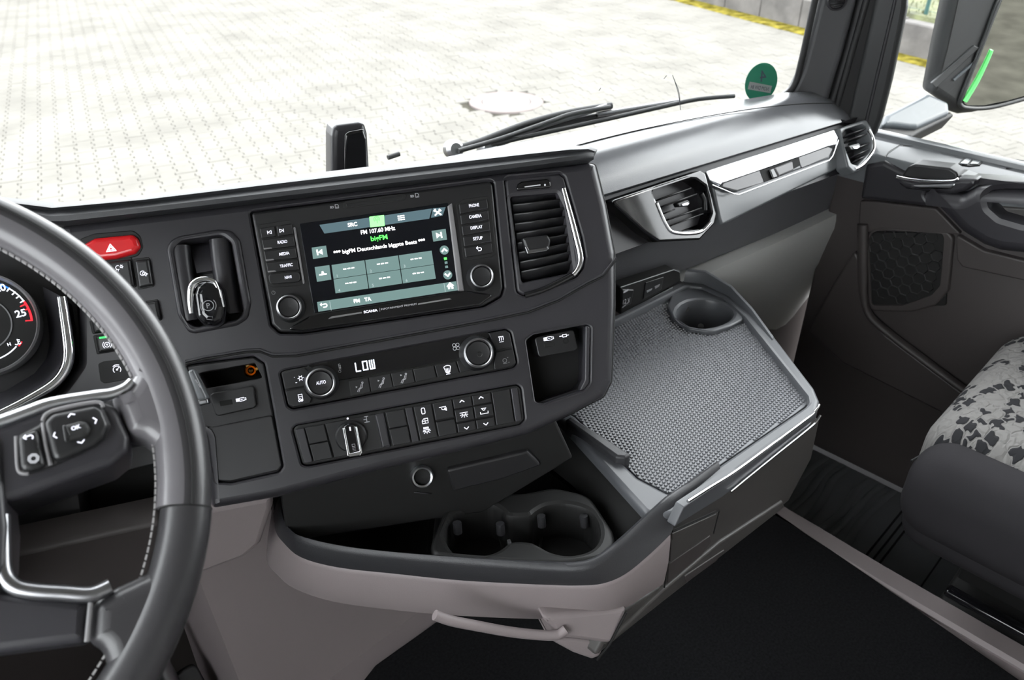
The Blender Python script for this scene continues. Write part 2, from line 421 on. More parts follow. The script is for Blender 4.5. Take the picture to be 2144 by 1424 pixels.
for i in range(-20, 160):
    for j in range(-130, 110):
        c = RD*(i*PW)+CDV*(j*PL+(PL/2 if i % 2 else 0))
        if c.y < .8 and c.x < 2.3: continue
        q = project(c)
        if not q or not (-420 < q[0] < 2560 and -60 < q[1] < 660) or q[2] > 23: continue
        if (c-Vector((MH.x, MH.y, 0))).length < MHR+.09: continue
        if (c-Vector((wallB.x, wallB.y, 0))).dot(WN) > -.25: continue
        cells.append((q[2], c, q))
cells.sort(key=lambda t: t[0])
rotz = math.atan2(RD.y, RD.x)
seen = [t for t in cells if (t[2][0] < 640 and t[2][1] < 418) or (t[2][0] > 1890 and t[2][1] < 318)]
big = set(id(t) for t in seen[:300])
for t in cells:
    if id(t) in big:
        o = bpy.data.objects.new('paver', pm); COL.objects.link(o); o.parent = yard
        o.location = t[1]+Vector((0, 0, random.uniform(-.004, .003)))-yard.location; o.rotation_euler = (random.uniform(-.01, .01), random.uniform(-.01, .01), rotz)
V = []; Fc = []
M = Matrix.Rotation(rotz, 3, 'Z')
for t in cells:
    if id(t) in big: continue
    b0 = len(V); dz = random.uniform(-.004, .003)
    V += [M @ Vector(v)+t[1]+Vector((0, 0, dz)) for v in PV]; Fc += [tuple(b0+k for k in f) for f in PF]
me = bpy.data.meshes.new('paving'); me.from_pydata([v-yard.location for v in V], [], Fc); me.materials.append(MATS['paver'])
o = bpy.data.objects.new('paving', me); COL.objects.link(o); o.parent = yard; o['kind'] = 'stuff'
# far yard beyond the built pavers keeps the flat pale tone
GR = Frame((0, 0, 0), (0, 0, 1), (1, 0, 0))
mh = thing('manhole_cover', 'round pale manhole cover set in the yard paving', 'manhole', (MH.x, MH.y, 0))
lathe('lid', GR, (MH.x, MH.y), [(.29, -.02), (.29, .004), (.275, .007), (0, .007)], 'cast', mh, px=False)
ringlathe('ring', GR, (MH.x, MH.y), [(.30, -.02), (.30, .003), (.46, .003), (.46, -.02)], 'castring', mh, px=False)
# low concrete wall
wall = thing('wall_yard', 'low grey concrete edging wall along the yard, moss at its foot', 'wall', (wallB.x, wallB.y, 0), kind='structure')
def wallbox(name, s0, s1, d0, d1, z0, z1, m, par, j=0.0, b=.02):
    L_ = []
    base = Vector((wallB.x, wallB.y, 0))
    n = 6
    for k in range(n+1):
        s = s0+(s1-s0)*k/n; r = lambda: random.uniform(-j, j)
        L_.append([base+WD*s+WN*(d0+r())+Vector((0, 0, z0)), base+WD*s+WN*(d0+r())+Vector((0, 0, z1-b)), base+WD*s+WN*(d0+b)+Vector((0, 0, z1)), base+WD*s+WN*d1+Vector((0, 0, z1)), base+WD*s+WN*d1+Vector((0, 0, z0))])
    return sections(name, L_, m, par)
for k in range(-8, 14): wallbox('concrete_block', k*1.0+.012, (k+1)*1.0-.012, 0, .25, 0, .46+random.uniform(-.015, .015), 'concrete', wall, .006)
moss = wallbox('moss_strip', -8, 14, -.35, .02, -.01, .012, 'moss', None, .07, .01)
tag(moss, 'yellow green moss strip at the foot of the concrete wall', 'moss', kind='stuff')
bank = wallbox('grass_bank', -8, 16, .24, 9, 0, .50, 'grass', None, 0, .1)
tag(bank, 'sloping bank of patchy grass and dry leaves behind the low wall', 'grass', kind='stuff')
def tuftmesh():
    V = []; Fc = []
    base = Vector((wallB.x, wallB.y, .48))
    for k in range(5200):
        p = base+WD*random.uniform(-6, 8)+WN*random.uniform(.3, 5)
        a = random.uniform(0, 6.28); h = random.uniform(.04, .13); d = Vector((math.cos(a), math.sin(a), 0))*.012; t = Vector((random.uniform(-.05, .05), random.uniform(-.05, .05), h))
        b0 = len(V); V += [p-d, p+d, p+t]; Fc.append((b0, b0+1, b0+2))
    return V, Fc
tv, tf = tuftmesh(); gt = mk('grass_blades', tv, tf, 'grass', None); tag(gt, 'short blades of grass standing on the bank', 'grass', kind='stuff')
fp = zhit(1938, 30, -H+.5)
fence = thing('fence', 'green wire mesh fence with slim posts on the grass bank', 'fence', (fp.x, fp.y, .5))
for k in range(-2, 3):
    b = Vector((fp.x, fp.y, .46))+WD*2.5*k
    tube('post', [b, b+Vector((0, 0, 1.5))], .03, 'fencegreen', fence)
for z in (.55, .75, .95, 1.15, 1.35, 1.55, 1.75, 1.92):
    b = Vector((fp.x, fp.y, z)); tube('wire', [b-WD*5, b+WD*5], .004, 'fencegreen', fence, 5)
# ================================================================== cab shell
def xbox(name, x0, x1, y0, y1, z0, z1, m, par=None, b=.004): return box(name, (x0, y0, z0+H), (x1, y1, z1+H), m, par, b)
CX = .43                                    # cab centre line
def wsy(x, z): return .985-.29*((x-CX)/1.05)**2-.14*(z+.43)
def struct(o, label, cat): return tag(o, label, cat, kind='structure')
struct(xbox('floor', -.72, 1.62, -1.3, .95, -1.30, -1.21, 'rubberdark'), 'dark cab floor under the mats', 'floor')
struct(xbox('ceiling', -.74, 1.66, -1.34, .98, .62, .68, 'roof'), 'light grey roof lining of the cab', 'ceiling')
struct(xbox('wall_back', -.74, 1.66, -1.40, -1.34, -1.3, .64, 'roof'), 'grey rear wall of the cab', 'wall')
wl = thing('wall_left', 'driver side wall of the cab around its window', 'wall', rel(-.74, 0, -1.3), kind='structure')
xbox('lower_panel', -.80, -.73, -1.3, .75, -1.3, -.48, 'brown', wl); xbox('upper_panel', -.80, -.73, -1.3, .75, .42, .64, 'roof', wl)
xbox('rear_panel', -.80, -.73, -1.34, -.5, -.5, .44, 'roof', wl); xbox('pillar', -.80, -.73, .55, .75, -.5, .44, 'housing', wl)
wr = thing('wall_right', 'passenger side wall of the cab behind the door window', 'wall', rel(1.63, -.8, -1.3), kind='structure')
xbox('rear_panel', 1.60, 1.66, -1.34, -.42, -1.3, .64, 'roof', wr); xbox('upper_panel', 1.60, 1.66, -.42, .75, .42, .64, 'roof', wr)
wf = thing('wall_front', 'front bulkhead and header of the cab below and above the windscreen', 'wall', rel(CX, .95, -1.3), kind='structure')
def frontwall(z0, z1, t=.05):
    L_ = []
    for k in range(17):
        x = -.74+2.38*k/16; y0, y1 = wsy(x, min(z0, -.43) if z0 < -.5 else z0), wsy(x, z1)
        if z0 < -.5: y0 = y1 = wsy(x, -.43)+.01
        L_.append([rel(x, y0, z0), rel(x, y1, z1), rel(x, y1+t, z1), rel(x, y0+t, z0)])
    return L_
sections('bulkhead', frontwall(-1.3, -.47), 'brown', wf); sections('header', frontwall(.46, .66), 'roof', wf)
def wspane():
    L_ = []
    for k in range(25):
        x = -.66+2.18*k/24
        L_.append([rel(x, wsy(x, -.47), -.47), rel(x, wsy(x, 0)+.012, 0), rel(x, wsy(x, .47), .47), rel(x, wsy(x, .47)+.006, .47), rel(x, wsy(x, 0)+.018, 0), rel(x, wsy(x, -.47)+.006, -.47)])
    return L_
ws = struct(sections('window_1', wspane(), 'pane', None, 60), 'large curved windscreen pane above the dashboard', 'window')
struct(xbox('window_2', 1.615, 1.62, -.42, .70, -.50, .44, 'pane', None, 0), 'clear side window pane above the passenger door', 'window')
struct(xbox('window_3', -.77, -.765, -.5, .56, -.50, .44, 'pane', None, 0), 'clear driver side window pane', 'window')
# tunnel, carpet, footwells
tn = struct(sections('tunnel', [[rel(x, -1.3, -1.21), rel(x, -1.3, -1.056), rel(x, .70, -1.056), rel(x, .76, -.80), rel(x, .80, -.66), rel(x, .92, -.66), rel(x, .92, -1.21)] for x in (.20, .225, .60, 1.09)], 'beige'), 'beige moulded engine tunnel between the two footwells', 'tunnel')
cp = slab('carpet', HOR(-1.05), [(785, 1392), (920, 1296), (1000, 1230), (1590, 1045), (1625, 1070), (2144, 1428), (2300, 1536), (1400, 2400), (600, 1800), (760, 1424)], -.006, .004, 'carpet', None, .004, .02)
tag(cp, 'black pile carpet lying on the engine tunnel', 'carpet')
st = sections('trim_1', [[rel(x0, y, -1.21), rel(x0, y, -1.052), rel(x0+.006, y, -1.046), rel(x1-.01, y, -1.046), rel(x1, y, -1.055), rel(x1, y, -1.21)] for x0, x1, y in ((1.040, 1.090, -.9), (1.062, 1.112, .20), (1.078, 1.124, .46))], 'beige')
struct(st, 'beige edging strip along the passenger edge of the carpeted tunnel', 'trim')
# rubber mat on the passenger floor with wavy ribs
fm = thing('rubber_floor_mat', 'black ribbed rubber mat on the passenger footwell floor', 'floor mat', rel(1.3, .4, -1.21))
xbox('mat_base', 1.125, 1.49, .02, .80, -1.212, -1.196, 'rubber', fm, .004)
for k in range(19):
    x0 = 1.15+k*.0175
    if k % 5 == 4: continue
    P = [rel(x0+.006*math.sin(t*.9+k)+ (.018 if t > 7 else 0), .14+t*.05, -1.195) for t in range(13)]
for k in range(15):
    y0 = .31+k*.026
    if k % 4 == 3: continue
    P = smooth_path([rel(1.14, y0-.02, -1.197), rel(1.17, y0, -1.196), rel(1.25, y0+.012*math.sin(k*1.3), -1.195), rel(1.34, y0+.010*math.cos(k*.9), -1.195), rel(1.42, y0+.006, -1.195), rel(1.48, y0, -1.196)], 5)
    tube('rib', P, .0085, 'rubber', fm, 8, flat=.55)
for y in (.245, .258, .272): tube('seam', [rel(1.135, y, -1.1955), rel(1.485, y, -1.1955)], .0022, 'void', fm, 6)
tube('seam', [rel(1.13, .165, -1.1955), rel(1.37, .165, -1.1955)], .0016, 'void', fm, 6)
# driver footwell mat with ribs
dm = thing('driver_floor_mat', 'dark ribbed mat in the driver footwell under the steering wheel', 'floor mat', rel(0, .6, -1.21))
xbox('mat_base', -.4, .19, .2, .9, -1.212, -1.196, 'rubberdark', dm, .004)
for k in range(10): tube('rib', [rel(-.05+k*.024, .3, -1.195), rel(-.05+k*.024, .88, -1.195)], .006, 'rubberdark', dm, 8, flat=.6)
pdl = thing('brake_pedal', 'black pedal pad low behind the steering wheel rim', 'pedal', rel(.13, .80, -1.1))
pf = Frame(rel(.14, .80, -1.05), (0, -.8, .6)); slab('pedal_pad', pf, [(-.04, -.05), (.04, -.05), (.04, .05), (-.04, .05)], -.012, 0, 'rubberdark', pdl, .003, .012, px=False)
tube('pedal_arm', [rel(.14, .81, -1.05), rel(.14, .88, -.9), rel(.14, .9, -.8)], .012, 'steel', pdl)
# ================================================================== dashboard body
dash = thing('dashboard', 'dark grey moulded truck dashboard with angled centre panel and padded top', 'dashboard', rel(.6, .75, -.9))
def y0(x): return .68-.149*(x-.88)
# passenger side: one closed cross-section swept towards the door
def farz(x): return -.425
L_ = []
for k in range(15):
    x = .60+.93*k/14; y = y0(x); e = max(0, (x-1.40)/.13); yf = max(y+.09, wsy(x, -.43)-.015)
    zc = -.398-.030*e*e
    L_.append([rel(x, yf, -.43), rel(x, (yf+y)/2+.02, zc+.002), rel(x, y+.062, zc), rel(x, y+.045, zc-.003), rel(x, y+.020, zc-.022), rel(x, y+.006, zc-.036), rel(x, y+.002, -.446), rel(x, y+.006, -.452),
               rel(x, y+.014, -.456), rel(x, y-.030, -.532), rel(x, y-.020, -.540), rel(x, y+.010, -.542), rel(x, y+.010, -.600), rel(x, y+.020, -.648), rel(x, yf, -.66)])
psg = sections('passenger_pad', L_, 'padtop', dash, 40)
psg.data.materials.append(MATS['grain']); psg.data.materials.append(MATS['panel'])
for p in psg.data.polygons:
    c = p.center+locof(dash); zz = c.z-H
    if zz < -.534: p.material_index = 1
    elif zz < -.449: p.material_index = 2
sm = [zhit(x, y, -.397) for x, y in ((1180, 313), (1250, 294), (1350, 270), (1470, 246), (1580, 228), (1680, 218), (1750, 217))]
tube('top_seam', smooth_path([p+Vector((0, 0, .0005)) for p in sm], 4), .0009, 'void', dash, 6)
# grey lower knee panel under the passenger dash
top = [(1440, 600), (1480, 577), (1560, 540), (1640, 504), (1720, 466), (1790, 431), (1806, 424)]
bot = [(1450, 650), (1510, 660), (1625, 690), (1690, 625), (1740, 565), (1780, 490), (1800, 436)]
def dfy(px, py, w): return DF.hit(px, py, w)
A = smooth_path([dfy(x, y, .006) for x, y in top], 4); B = smooth_path([dfy(x, y, -.055) for x, y in bot], 4)
L_ = []
for a, b in zip(A, B):
    m1 = a.lerp(b, .15)+DF.n*.012; m2 = a.lerp(b, .5)+DF.n*.018
    L_.append([a-DF.n*.02+Vector((0, 0, .004)), a+Vector((0, 0, .002)), a.lerp(b, .06)+DF.n*.006, m1, m2, b, b-DF.n*.05, a-DF.n*.06])
sections('knee_panel', L_, 'glovegrey', dash, 50)
# centre panel facing the driver
PO = [(120, 470), (700, 401), (1235, 338), (1250, 341), (1272, 430), (1291, 530), (1291, 640), (1284, 800), (1268, 832), (1200, 868), (1110, 910), (960, 948), (800, 985), (580, 1043), (440, 1068), (428, 910), (300, 935), (120, 970), (60, 900), (160, 760), (160, 620)]
INFO = Z([(85, 345), (100, 330), (1868, 95), (1900, 115), (1978, 900), (1960, 965), (1830, 1040), (480, 1240), (300, 1238), (238, 1180)], 500, 350, 3.56)
VENT = Z([(200, 275), (225, 250), (610, 220), (650, 250), (780, 700), (806, 850), (790, 930), (740, 1000), (350, 1142), (290, 1110)], 1000, 300, 3.56)
PARK = Z([(1290, 610), (1360, 548), (1650, 508), (1722, 560), (1812, 1080), (1775, 1132), (1460, 1192), (1385, 1145)], 0, 350, 3.56)
CLIM = Z([(308, 465), (340, 448), (1990, 140), (2028, 165), (2075, 395), (2045, 428), (400, 737), (362, 712)], 500, 650, 3.56)
SWP = Z([(400, 885), (430, 858), (2075, 553), (2105, 580), (2132, 810), (2100, 850), (510, 1162), (470, 1150)], 500, 650, 3.56)
STOR = Z([(1380, 228), (1890, 163), (1972, 215), (2112, 985), (2080, 1032), (1720, 1112), (1610, 1102)], 0, 700, 3.56)
POCK = Z([(362, 225), (420, 180), (800, 107), (840, 122), (832, 540), (790, 592), (500, 692), (430, 682)], 1000, 650, 3.56)
OPEN = Z([(1480, 292), (1900, 215), (1958, 325), (1540, 404)], 0, 700, 3.56)
LSW = [(196, 548), (276, 538), (314, 541), (322, 600), (250, 614), (206, 600)]
cpn = slab('centre_panel', PAN, PO, -.03, 0, 'panel', dash, .010, .006, steps=4, hb=.0025,
     holes=[(INFO, .006), (VENT, .006), (PARK, .008), (CLIM, .006), (SWP, .006), (STOR, .005), (POCK, .006)])
cpn['label'] = 'charcoal centre panel carrying the screen and controls'
slab('panel_backing', PAN, PO, -.07, -.045, 'void', dash, .004, .01)
# raised lower half of the panel: a slim step line following the crease
cr = [(388, 757), (425, 748), (515, 733), (545, 732), (570, 742), (620, 741), (1000, 672), (1105, 650), (1170, 625), (1230, 590), (1262, 575), (1290, 540)]
tube('panel_crease', [PAN.hit(x, y, .0) for x, y in cr], .0016, 'panel', dash, 8)
tube('panel_crease', [PAN.hit(x, y+5, .0006) for x, y in cr], .0010, 'void', dash, 6)
# body behind the panel
bo = rnd(ccw(pxuv(PAN, PO, -.07)), .01)
sections('panel_body', [[PAN.pt(x, y, -.07) for x, y in off(bo, .004)], [PAN.pt(x, y, -.07)+Vector((.08, .14, -.13)) for x, y in off(bo, .02)]], 'void', dash)
# padded brow above the centre panel and the instrument hood
ST = [(-60, 442, 420, 402), (0, 448, 428, 413), (60, 458, 436, 419), (105, 470, 442, 424), (140, 471, 438, 423), (300, 452, 424, 408), (600, 416, 390, 368), (900, 380, 354, 333), (1100, 355, 330, 311), (1190, 343, 319, 304), (1228, 338, 316, 306), (1243, 334, 320, 313)]
L_ = []
for x, b, t, f in ST:
    e = 1 if x < 1200 else (.6 if x < 1240 else .12)
    p1 = PAN.hit(x, b, .006); p1b = PAN.hit(x, b-(b-t)*.25, .006+.010*e); p2 = PAN.hit(x, b-(b-t)*.62, .006+.012*e); p3 = PAN.hit(x, t, .006+.006*e)
    p4 = zhit(x+4, t*.62+f*.38, p3.z-H+.004*e); p5 = zhit(x+8, f, p3.z-H+.004*e)
    p6 = p5+Vector((.02, .035, -.03)); p7 = p1-PAN.n*.03+Vector((0, 0, .002))
    L_.append([p1, p1b, p2, p3, p4, p5, p6, p7])
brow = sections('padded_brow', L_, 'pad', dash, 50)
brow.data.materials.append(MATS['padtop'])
# dash top behind the brow, down to the windscreen
L_ = []
for k in range(12):
    x = -.62+1.3*k/11; yb = wsy(x, -.43)-.012
    L_.append([rel(x, .74, -.48), rel(x, yb-.1, -.475), rel(x, yb, -.48), rel(x, yb, -.53), rel(x, .74, -.53)])
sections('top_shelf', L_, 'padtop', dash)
# lower dash left of the centre panel (behind the wheel)
ll = slab('lower_dash', PAN, [(-80, 940), (430, 900), (440, 1075), (150, 1112), (120, 1180), (-80, 1240)], -.06, -.03, 'panel_low', dash, .006, .01, holes=[([(160, 1010), (360, 962), (352, 1055), (172, 1098)], .004)])
slab('recess_back', PAN, [(150, 1000), (380, 950), (380, 1080), (150, 1110)], -.075, -.065, 'void', dash, .001, .002)
KN = Frame(PAN.hit(480, 1120, -.04), (-.40, -.88, -.18))
slab('knee_trim', KN, [(345, 1092), (440, 1065), (572, 1040), (574, 1060), (548, 1140), (515, 1168), (430, 1200), (340, 1222)], -.03, 0, 'beige', dash, .008, .01)
slab('knee_cover', KN, [(-60, 1180), (120, 1140), (346, 1090), (342, 1222), (0, 1300), (-60, 1310)], -.04, -.006, 'brown', dash, .006, .01)
tube('column_cable', smooth_path([CLU.hit(108, 1125, -.12), CLU.hit(125, 1150, -.12), CLU.hit(132, 1190, -.12), CLU.hit(140, 1215, -.12)], 5), .004, 'steel', dash)
# ================================================================== infotainment unit
inf = thing('infotainment_unit', 'black radio and media unit with lit touch screen and two knobs', 'radio', PAN.hit(800, 690))
slab('bezel', PAN, [((x-795)*.990+795, (y-540)*.986+540) for x, y in INFO], -.03, .003, 'button', inf, .003, .006, steps=4)
tag(slab('lower_bezel', PAN, Z([(345, 1215), (520, 1110), (640, 1085), (1700, 920), (1880, 945), (1890, 965), (1800, 1030), (480, 1225)], 500, 350, 3.56), .001, .0045, 'gloss', inf, .002, .004), 'glossy black chin strip')
scr = slab('screen', PAN, Z([(450, 422), (1562, 264), (1655, 925), (560, 1090)], 500, 350, 3.56), .001, .0042, 'scr_bg', inf, .0008, .002)
sw_ = .0048
def zz(p): return Z(p, 500, 350, 3.56)
plate('header_bar', PAN, zz([(600, 430), (1440, 308), (1420, 384), (638, 495)]), sw_, 'scr_head', scr)
plate('tile', PAN, zz([(1446, 306), (1542, 298), (1520, 360), (1432, 378)]), sw_, 'scr_head', scr)
plate('tile', PAN, zz([(972, 370), (1082, 356), (1088, 437), (980, 449)]), sw_+.0002, 'scr_lime', scr)
for q in ([(543, 600), (650, 585), (663, 668), (553, 685)], [(1437, 475), (1542, 460), (1552, 540), (1450, 555)], [(565, 745), (675, 730), (690, 838), (583, 855)]): plate('tile', PAN, zz(q), sw_, 'scr_tile', scr)
plate('bottom_bar', PAN, zz([(583, 1005), (1620, 850), (1632, 918), (593, 1078)]), sw_, 'scr_tile', scr)
PQ = zz([(688, 728), (1440, 620), (1472, 832), (718, 943)])
for r in range(2):
    for c in range(3):
        plate('preset_tile', PAN, cell(PQ, c/3+.004, (c+1)/3-.004, r/2+.008, (r+1)/2-.008), sw_, 'scr_tile', scr)
        cx, cy = quad(PQ, c/3+.03, (r+.80)/2); text(PAN, str(r*3+c+1), cx+3, cy, 6, 'scr_dim', scr, sw_+.0004)
        cx, cy = quad(PQ, (c+.5)/3, (r+.42)/2)
        strokes(PAN, cx, cy, 1, [[(-11, 0), (-6, 0)], [(-2.5, 0), (2.5, 0)], [(6, 0), (11, 0)]], 2.2, 'scr_white', scr, sw_+.0004)
text(PAN, 'SRC', 738, 470, 8, 'scr_white', scr, sw_+.0004, bold=.02)
text(PAN, 'FM 107.60 MHz', 791.5, 482, 8.5, 'scr_white', scr, sw_+.0004, wpx=72, bold=.015)
text(PAN, 'bigFM', 794, 499.5, 10, 'scr_green', scr, sw_+.0004, wpx=35, bold=.02)
text(PAN, '*** bigFM Deutschlands biggste Beats ***', 795.5, 517.5, 8, 'scr_white', scr, sw_+.0004, wpx=193, bold=.012)
text(PAN, 'FM', 747, 630, 7.5, 'scr_white', scr, sw_+.0004, bold=.03); text(PAN, 'TA', 770, 626.5, 7.5, 'scr_white', scr, sw_+.0004, bold=.03)
for (x, y), up in (((930.3, 523.6), 1), ((937.4, 575.6), -1)):
    lathe('round_key', PAN, (x, y), [(.0050, sw_-.0003), (.0050, sw_), (0, sw_)], 'scr_tile', scr, 24, k=sw_)
    strokes(PAN, x, y, 1, [[(-5, -2.5*up), (0, 2.5*up), (5, -2.5*up)]], 3, 'scr_white', scr, sw_+.0004)
for (x, y), m in (((932.6, 541.6), 'scr_green'), ((934, 550), 'scr_tile'), ((935, 558.7), 'scr_tile')): strokes(PAN, x, y, 1, [('fill', [(-3, -2.5), (3, -2.5), (3, 2.5), (-3, 2.5)])], 1, m, scr, sw_+.0004)
strokes(PAN, 669, 528, 1, [('fill', [(-6, -6), (-3, -6), (-3, 6), (-6, 6)]), ('fill', [(-3, 0), (6, -6), (6, 6)])], 1, 'scr_white', scr, sw_+.0004)
strokes(PAN, 919.5, 492.5, 1, [('fill', [(6, -6), (6, 6), (3, 6), (3, -6)]), ('fill', [(3, 0), (-6, 6), (-6, -6)])], 1, 'scr_white', scr, sw_+.0004)
strokes(PAN, 676, 573, 1, [('fill', [(-8, -3), (8, -3), (8, -.5), (-8, -.5)]), ('fill', [(-3, 0), (3, 0), (1.5, 5), (-1.5, 5)])], 1, 'scr_white', scr, sw_+.0004)
strokes(PAN, 839.5, 456, 1, [[(-6, k), (-3.5, k)] for k in (-4, 0, 4)]+[[(-1, k), (7, k)] for k in (-4, 0, 4)], 2.2, 'scr_white', scr, sw_+.0004)
strokes(PAN, 916.5, 445, 1, [[(-6, -5), (6, 5)], [(-6, 5), (6, -5)], [(-7, 4), (-4, 7)], [(4, 6), (7, 3)]], 3, 'scr_white', scr, sw_+.0004)
strokes(PAN, 789, 461, 1, [[(0, -6), (0, 2)], circ(0, 2, 3.2, -50, 230, 10), circ(0, 2, 6, -40, 220, 12)], 1.2, 'scr_green', scr, sw_+.0006)
strokes(PAN, 943, 599, 1, [('fill', [(-8, 0), (0, 8), (8, 0), (5.5, 0), (5.5, -6), (1.5, -6), (1.5, -2), (-1.5, -2), (-1.5, -6), (-5.5, -6), (-5.5, 0)])], 1, 'scr_white', scr, sw_+.0004)
strokes(PAN, 678, 640, 1, [[(-5, 3), (3, 3)]+circ(3, 0, 3.4, 90, -90, 8)+[(-1, -3.4)], ('fill', [(-8, 3), (-4, 7), (-4, -1)])], 2.2, 'scr_white', scr, sw_+.0004)
strokes(PAN, 692, 641, 1, [[(0, 10), (0, -10)]], .8, 'scr_dim', scr, sw_+.0004); strokes(PAN, 931, 602, 1, [[(0, 9), (0, -9)]], .8, 'scr_dim', scr, sw_+.0004)
slab('bezel_highlight', PAN, zz([(1556, 290), (1590, 264), (1682, 920), (1634, 922)]), .001, .0062, 'trimgrey', inf, .0015, .001)  # paler grey stands in for light caught by the angled bezel edge
slab('bezel_highlight', PAN, zz([(405, 448), (422, 446), (492, 862), (478, 872)]), .001, .0055, 'trimgrey', inf, .0012, .001)  # left edge, its light likewise put into the grey
slab('chrome_line', PAN, zz([(690, 1113), (918, 1078), (918, 1090), (664, 1132)]), .004, .0052, 'trimgrey', inf, .0003, 0)
slab('chrome_line', PAN, zz([(1336, 1016), (1572, 976), (1587, 986), (1336, 1027)]), .004, .0052, 'trimgrey', inf, .0003, 0)
text(PAN, 'SCANIA', 776, 651.5, 5, 'white', inf, .0050, wpx=29, bold=.03); text(PAN, '|', 795, 648.5, 6, 'print', inf, .0050); text(PAN, 'INFOTAINMENT PREMIUM', 835, 642, 4, 'print', inf, .0050, wpx=75)
slab('card_slot', PAN, zz([(775, 268), (800, 250), (1225, 196), (1252, 205), (1240, 240), (1215, 252), (800, 308), (778, 300)]), .002, .0036, 'black', inf, .0004, .002)
slab('card_door', PAN, zz([(800, 275), (975, 250), (980, 272), (805, 297)]), .003, .0042, 'button', inf, .0004, .0005); slab('card_door', PAN, zz([(1040, 240), (1220, 214), (1222, 238), (1045, 264)]), .003, .0042, 'button', inf, .0004, .0005)
for x, y in ((700, 433), (868, 410)):
    text(PAN, 'SD', x-5, y+1, 4.5, 'print', inf, .0034, bold=.03)
    strokes(PAN, x+5, y-1, 1, [[(-3, -4), (-3, 4), (1.5, 4), (3.5, 2), (3.5, -4), (-3, -4)], [(-1, -2), (1.5, -2)]], 1.1, 'print', inf, .0034)
LQ = [(542, 477), (612, 467), (631, 592), (564, 597)]; RQ = [(959.5, 427), (1021, 415), (1033, 531), (974, 541)]
slab('key_frame', PAN, [(537, 474), (545, 470), (605, 460), (616, 470), (636, 592), (630, 598), (572, 602), (560, 596)], .0015, .0034, 'black', inf, .0006, .003)
slab('key_frame', PAN, [(955, 428), (970, 417), (1020, 410), (1028, 414), (1039, 530), (1030, 538), (980, 546), (970, 541)], .0015, .0034, 'black', inf, .0006, .003)
for i, lab in enumerate(('', 'RADIO', 'MEDIA', 'TRAFFIC', 'NAVI')):
    t0, t1 = i/5, (i+1)/5
    if i == 0:
        for s0, s1, d in ((0, .47, -1), (.5, 1, 1)):
            k_ = slab('key', PAN, cell(LQ, s0+.02, s1-.02, t0+.01, t1-.015), .002, .0062, 'button', inf, .0008, .0012)
            x, y = quad(LQ, (s0+s1)/2+(.05 if d < 0 else -.1), .1); strokes(PAN, x, y, 1, [[(4*d, -3.5), (4*d, 3.5)], [(-4*d, -3.5), (3*d, 0), (-4*d, 3.5), (-4*d, -3.5)]], 1.1, 'white', k_, .0066)
        continue
    k_ = slab('key', PAN, cell(LQ, .02, .98, t0+.01, t1-.015), .002, .0062, 'button', inf, .0008, .0012 if i < 4 else .004)
    x, y = quad(LQ, .62, (t0+t1)/2-.01); text(PAN, lab, x, y, 6.5, 'white', k_, .0066, wpx={1: 20, 2: 21, 3: 27, 4: 14}[i], bold=.01)
    if i < 4: slab('key_tick', PAN, [quad(LQ, .03, t1-.045), quad(LQ, .25, t1-.045), quad(LQ, .30, t1-.02), quad(LQ, .03, t1-.015)], .004, .0068, 'trimgrey', k_, .0004, .0005)
for i, lab in enumerate(('PHONE', 'CAMERA', 'DISPLAY', 'SETUP', '')):
    t0, t1 = i/5, (i+1)/5
    k_ = slab('key', PAN, cell(RQ, .02, .98, t0+.01, t1-.015), .002, .0062, 'button', inf, .0008, .0012)
    x, y = quad(RQ, .52, (t0+t1)/2-.02)
    if lab: text(PAN, lab, x, y, 6.5, 'white', k_, .0066, wpx={0: 21, 1: 26, 2: 25, 3: 20}[i], bold=.01)
    else: strokes(PAN, x, y, 1, [[(-5, 3), (2, 3)]+circ(2, 0, 3, 90, -90, 8)+[(-2, -3)], [(-2, 6), (-5, 3), (-2, 0)]], 1.4, 'white', k_, .0066)
    if i < 4: slab('key_tick', PAN, [quad(RQ, .66, t1-.04), quad(RQ, .97, t1-.035), quad(RQ, .97, t1-.018), quad(RQ, .62, t1-.018)], .004, .0068, 'panel', k_, .0004, .0005)
def knob(par, c, R, h, w0=.002, cap=None):
    kb = lathe('knob', PAN, c, [(R*1.12, w0), (R*1.10, w0+h*.3), (R*.98, w0+h*.75), (R*.94, w0+h*.92)], 'button', par, 48, k=w0+h)
    ringlathe('chrome_ring', PAN, c, [(R*.94, w0+h*.88), (R*.92, w0+h), (R*.84, w0+h*1.04), (R*.79, w0+h), (R*.78, w0+h*.88)], 'steel', kb, 48, k=w0+h)
    lathe('cap', PAN, c, [(R*.78, w0+h*.5), (R*.77, w0+h*.92), (R*.70, w0+h*1.0), (R*.55, w0+h*.97), (0, w0+h*.95)], 'button', kb, 40, k=w0+h)
    return kb
kp = PAN.sc(800, 600)
knob(inf, (605, 643), 27*kp, .016); knob(inf, (1009, 578), 27*kp, .016)
strokes(PAN, 572.5, 613, 1, [circ(0, 0, 3.6, 120, 420, 12), [(0, 1), (0, 5)]], 1, 'printdim', inf, .0034)
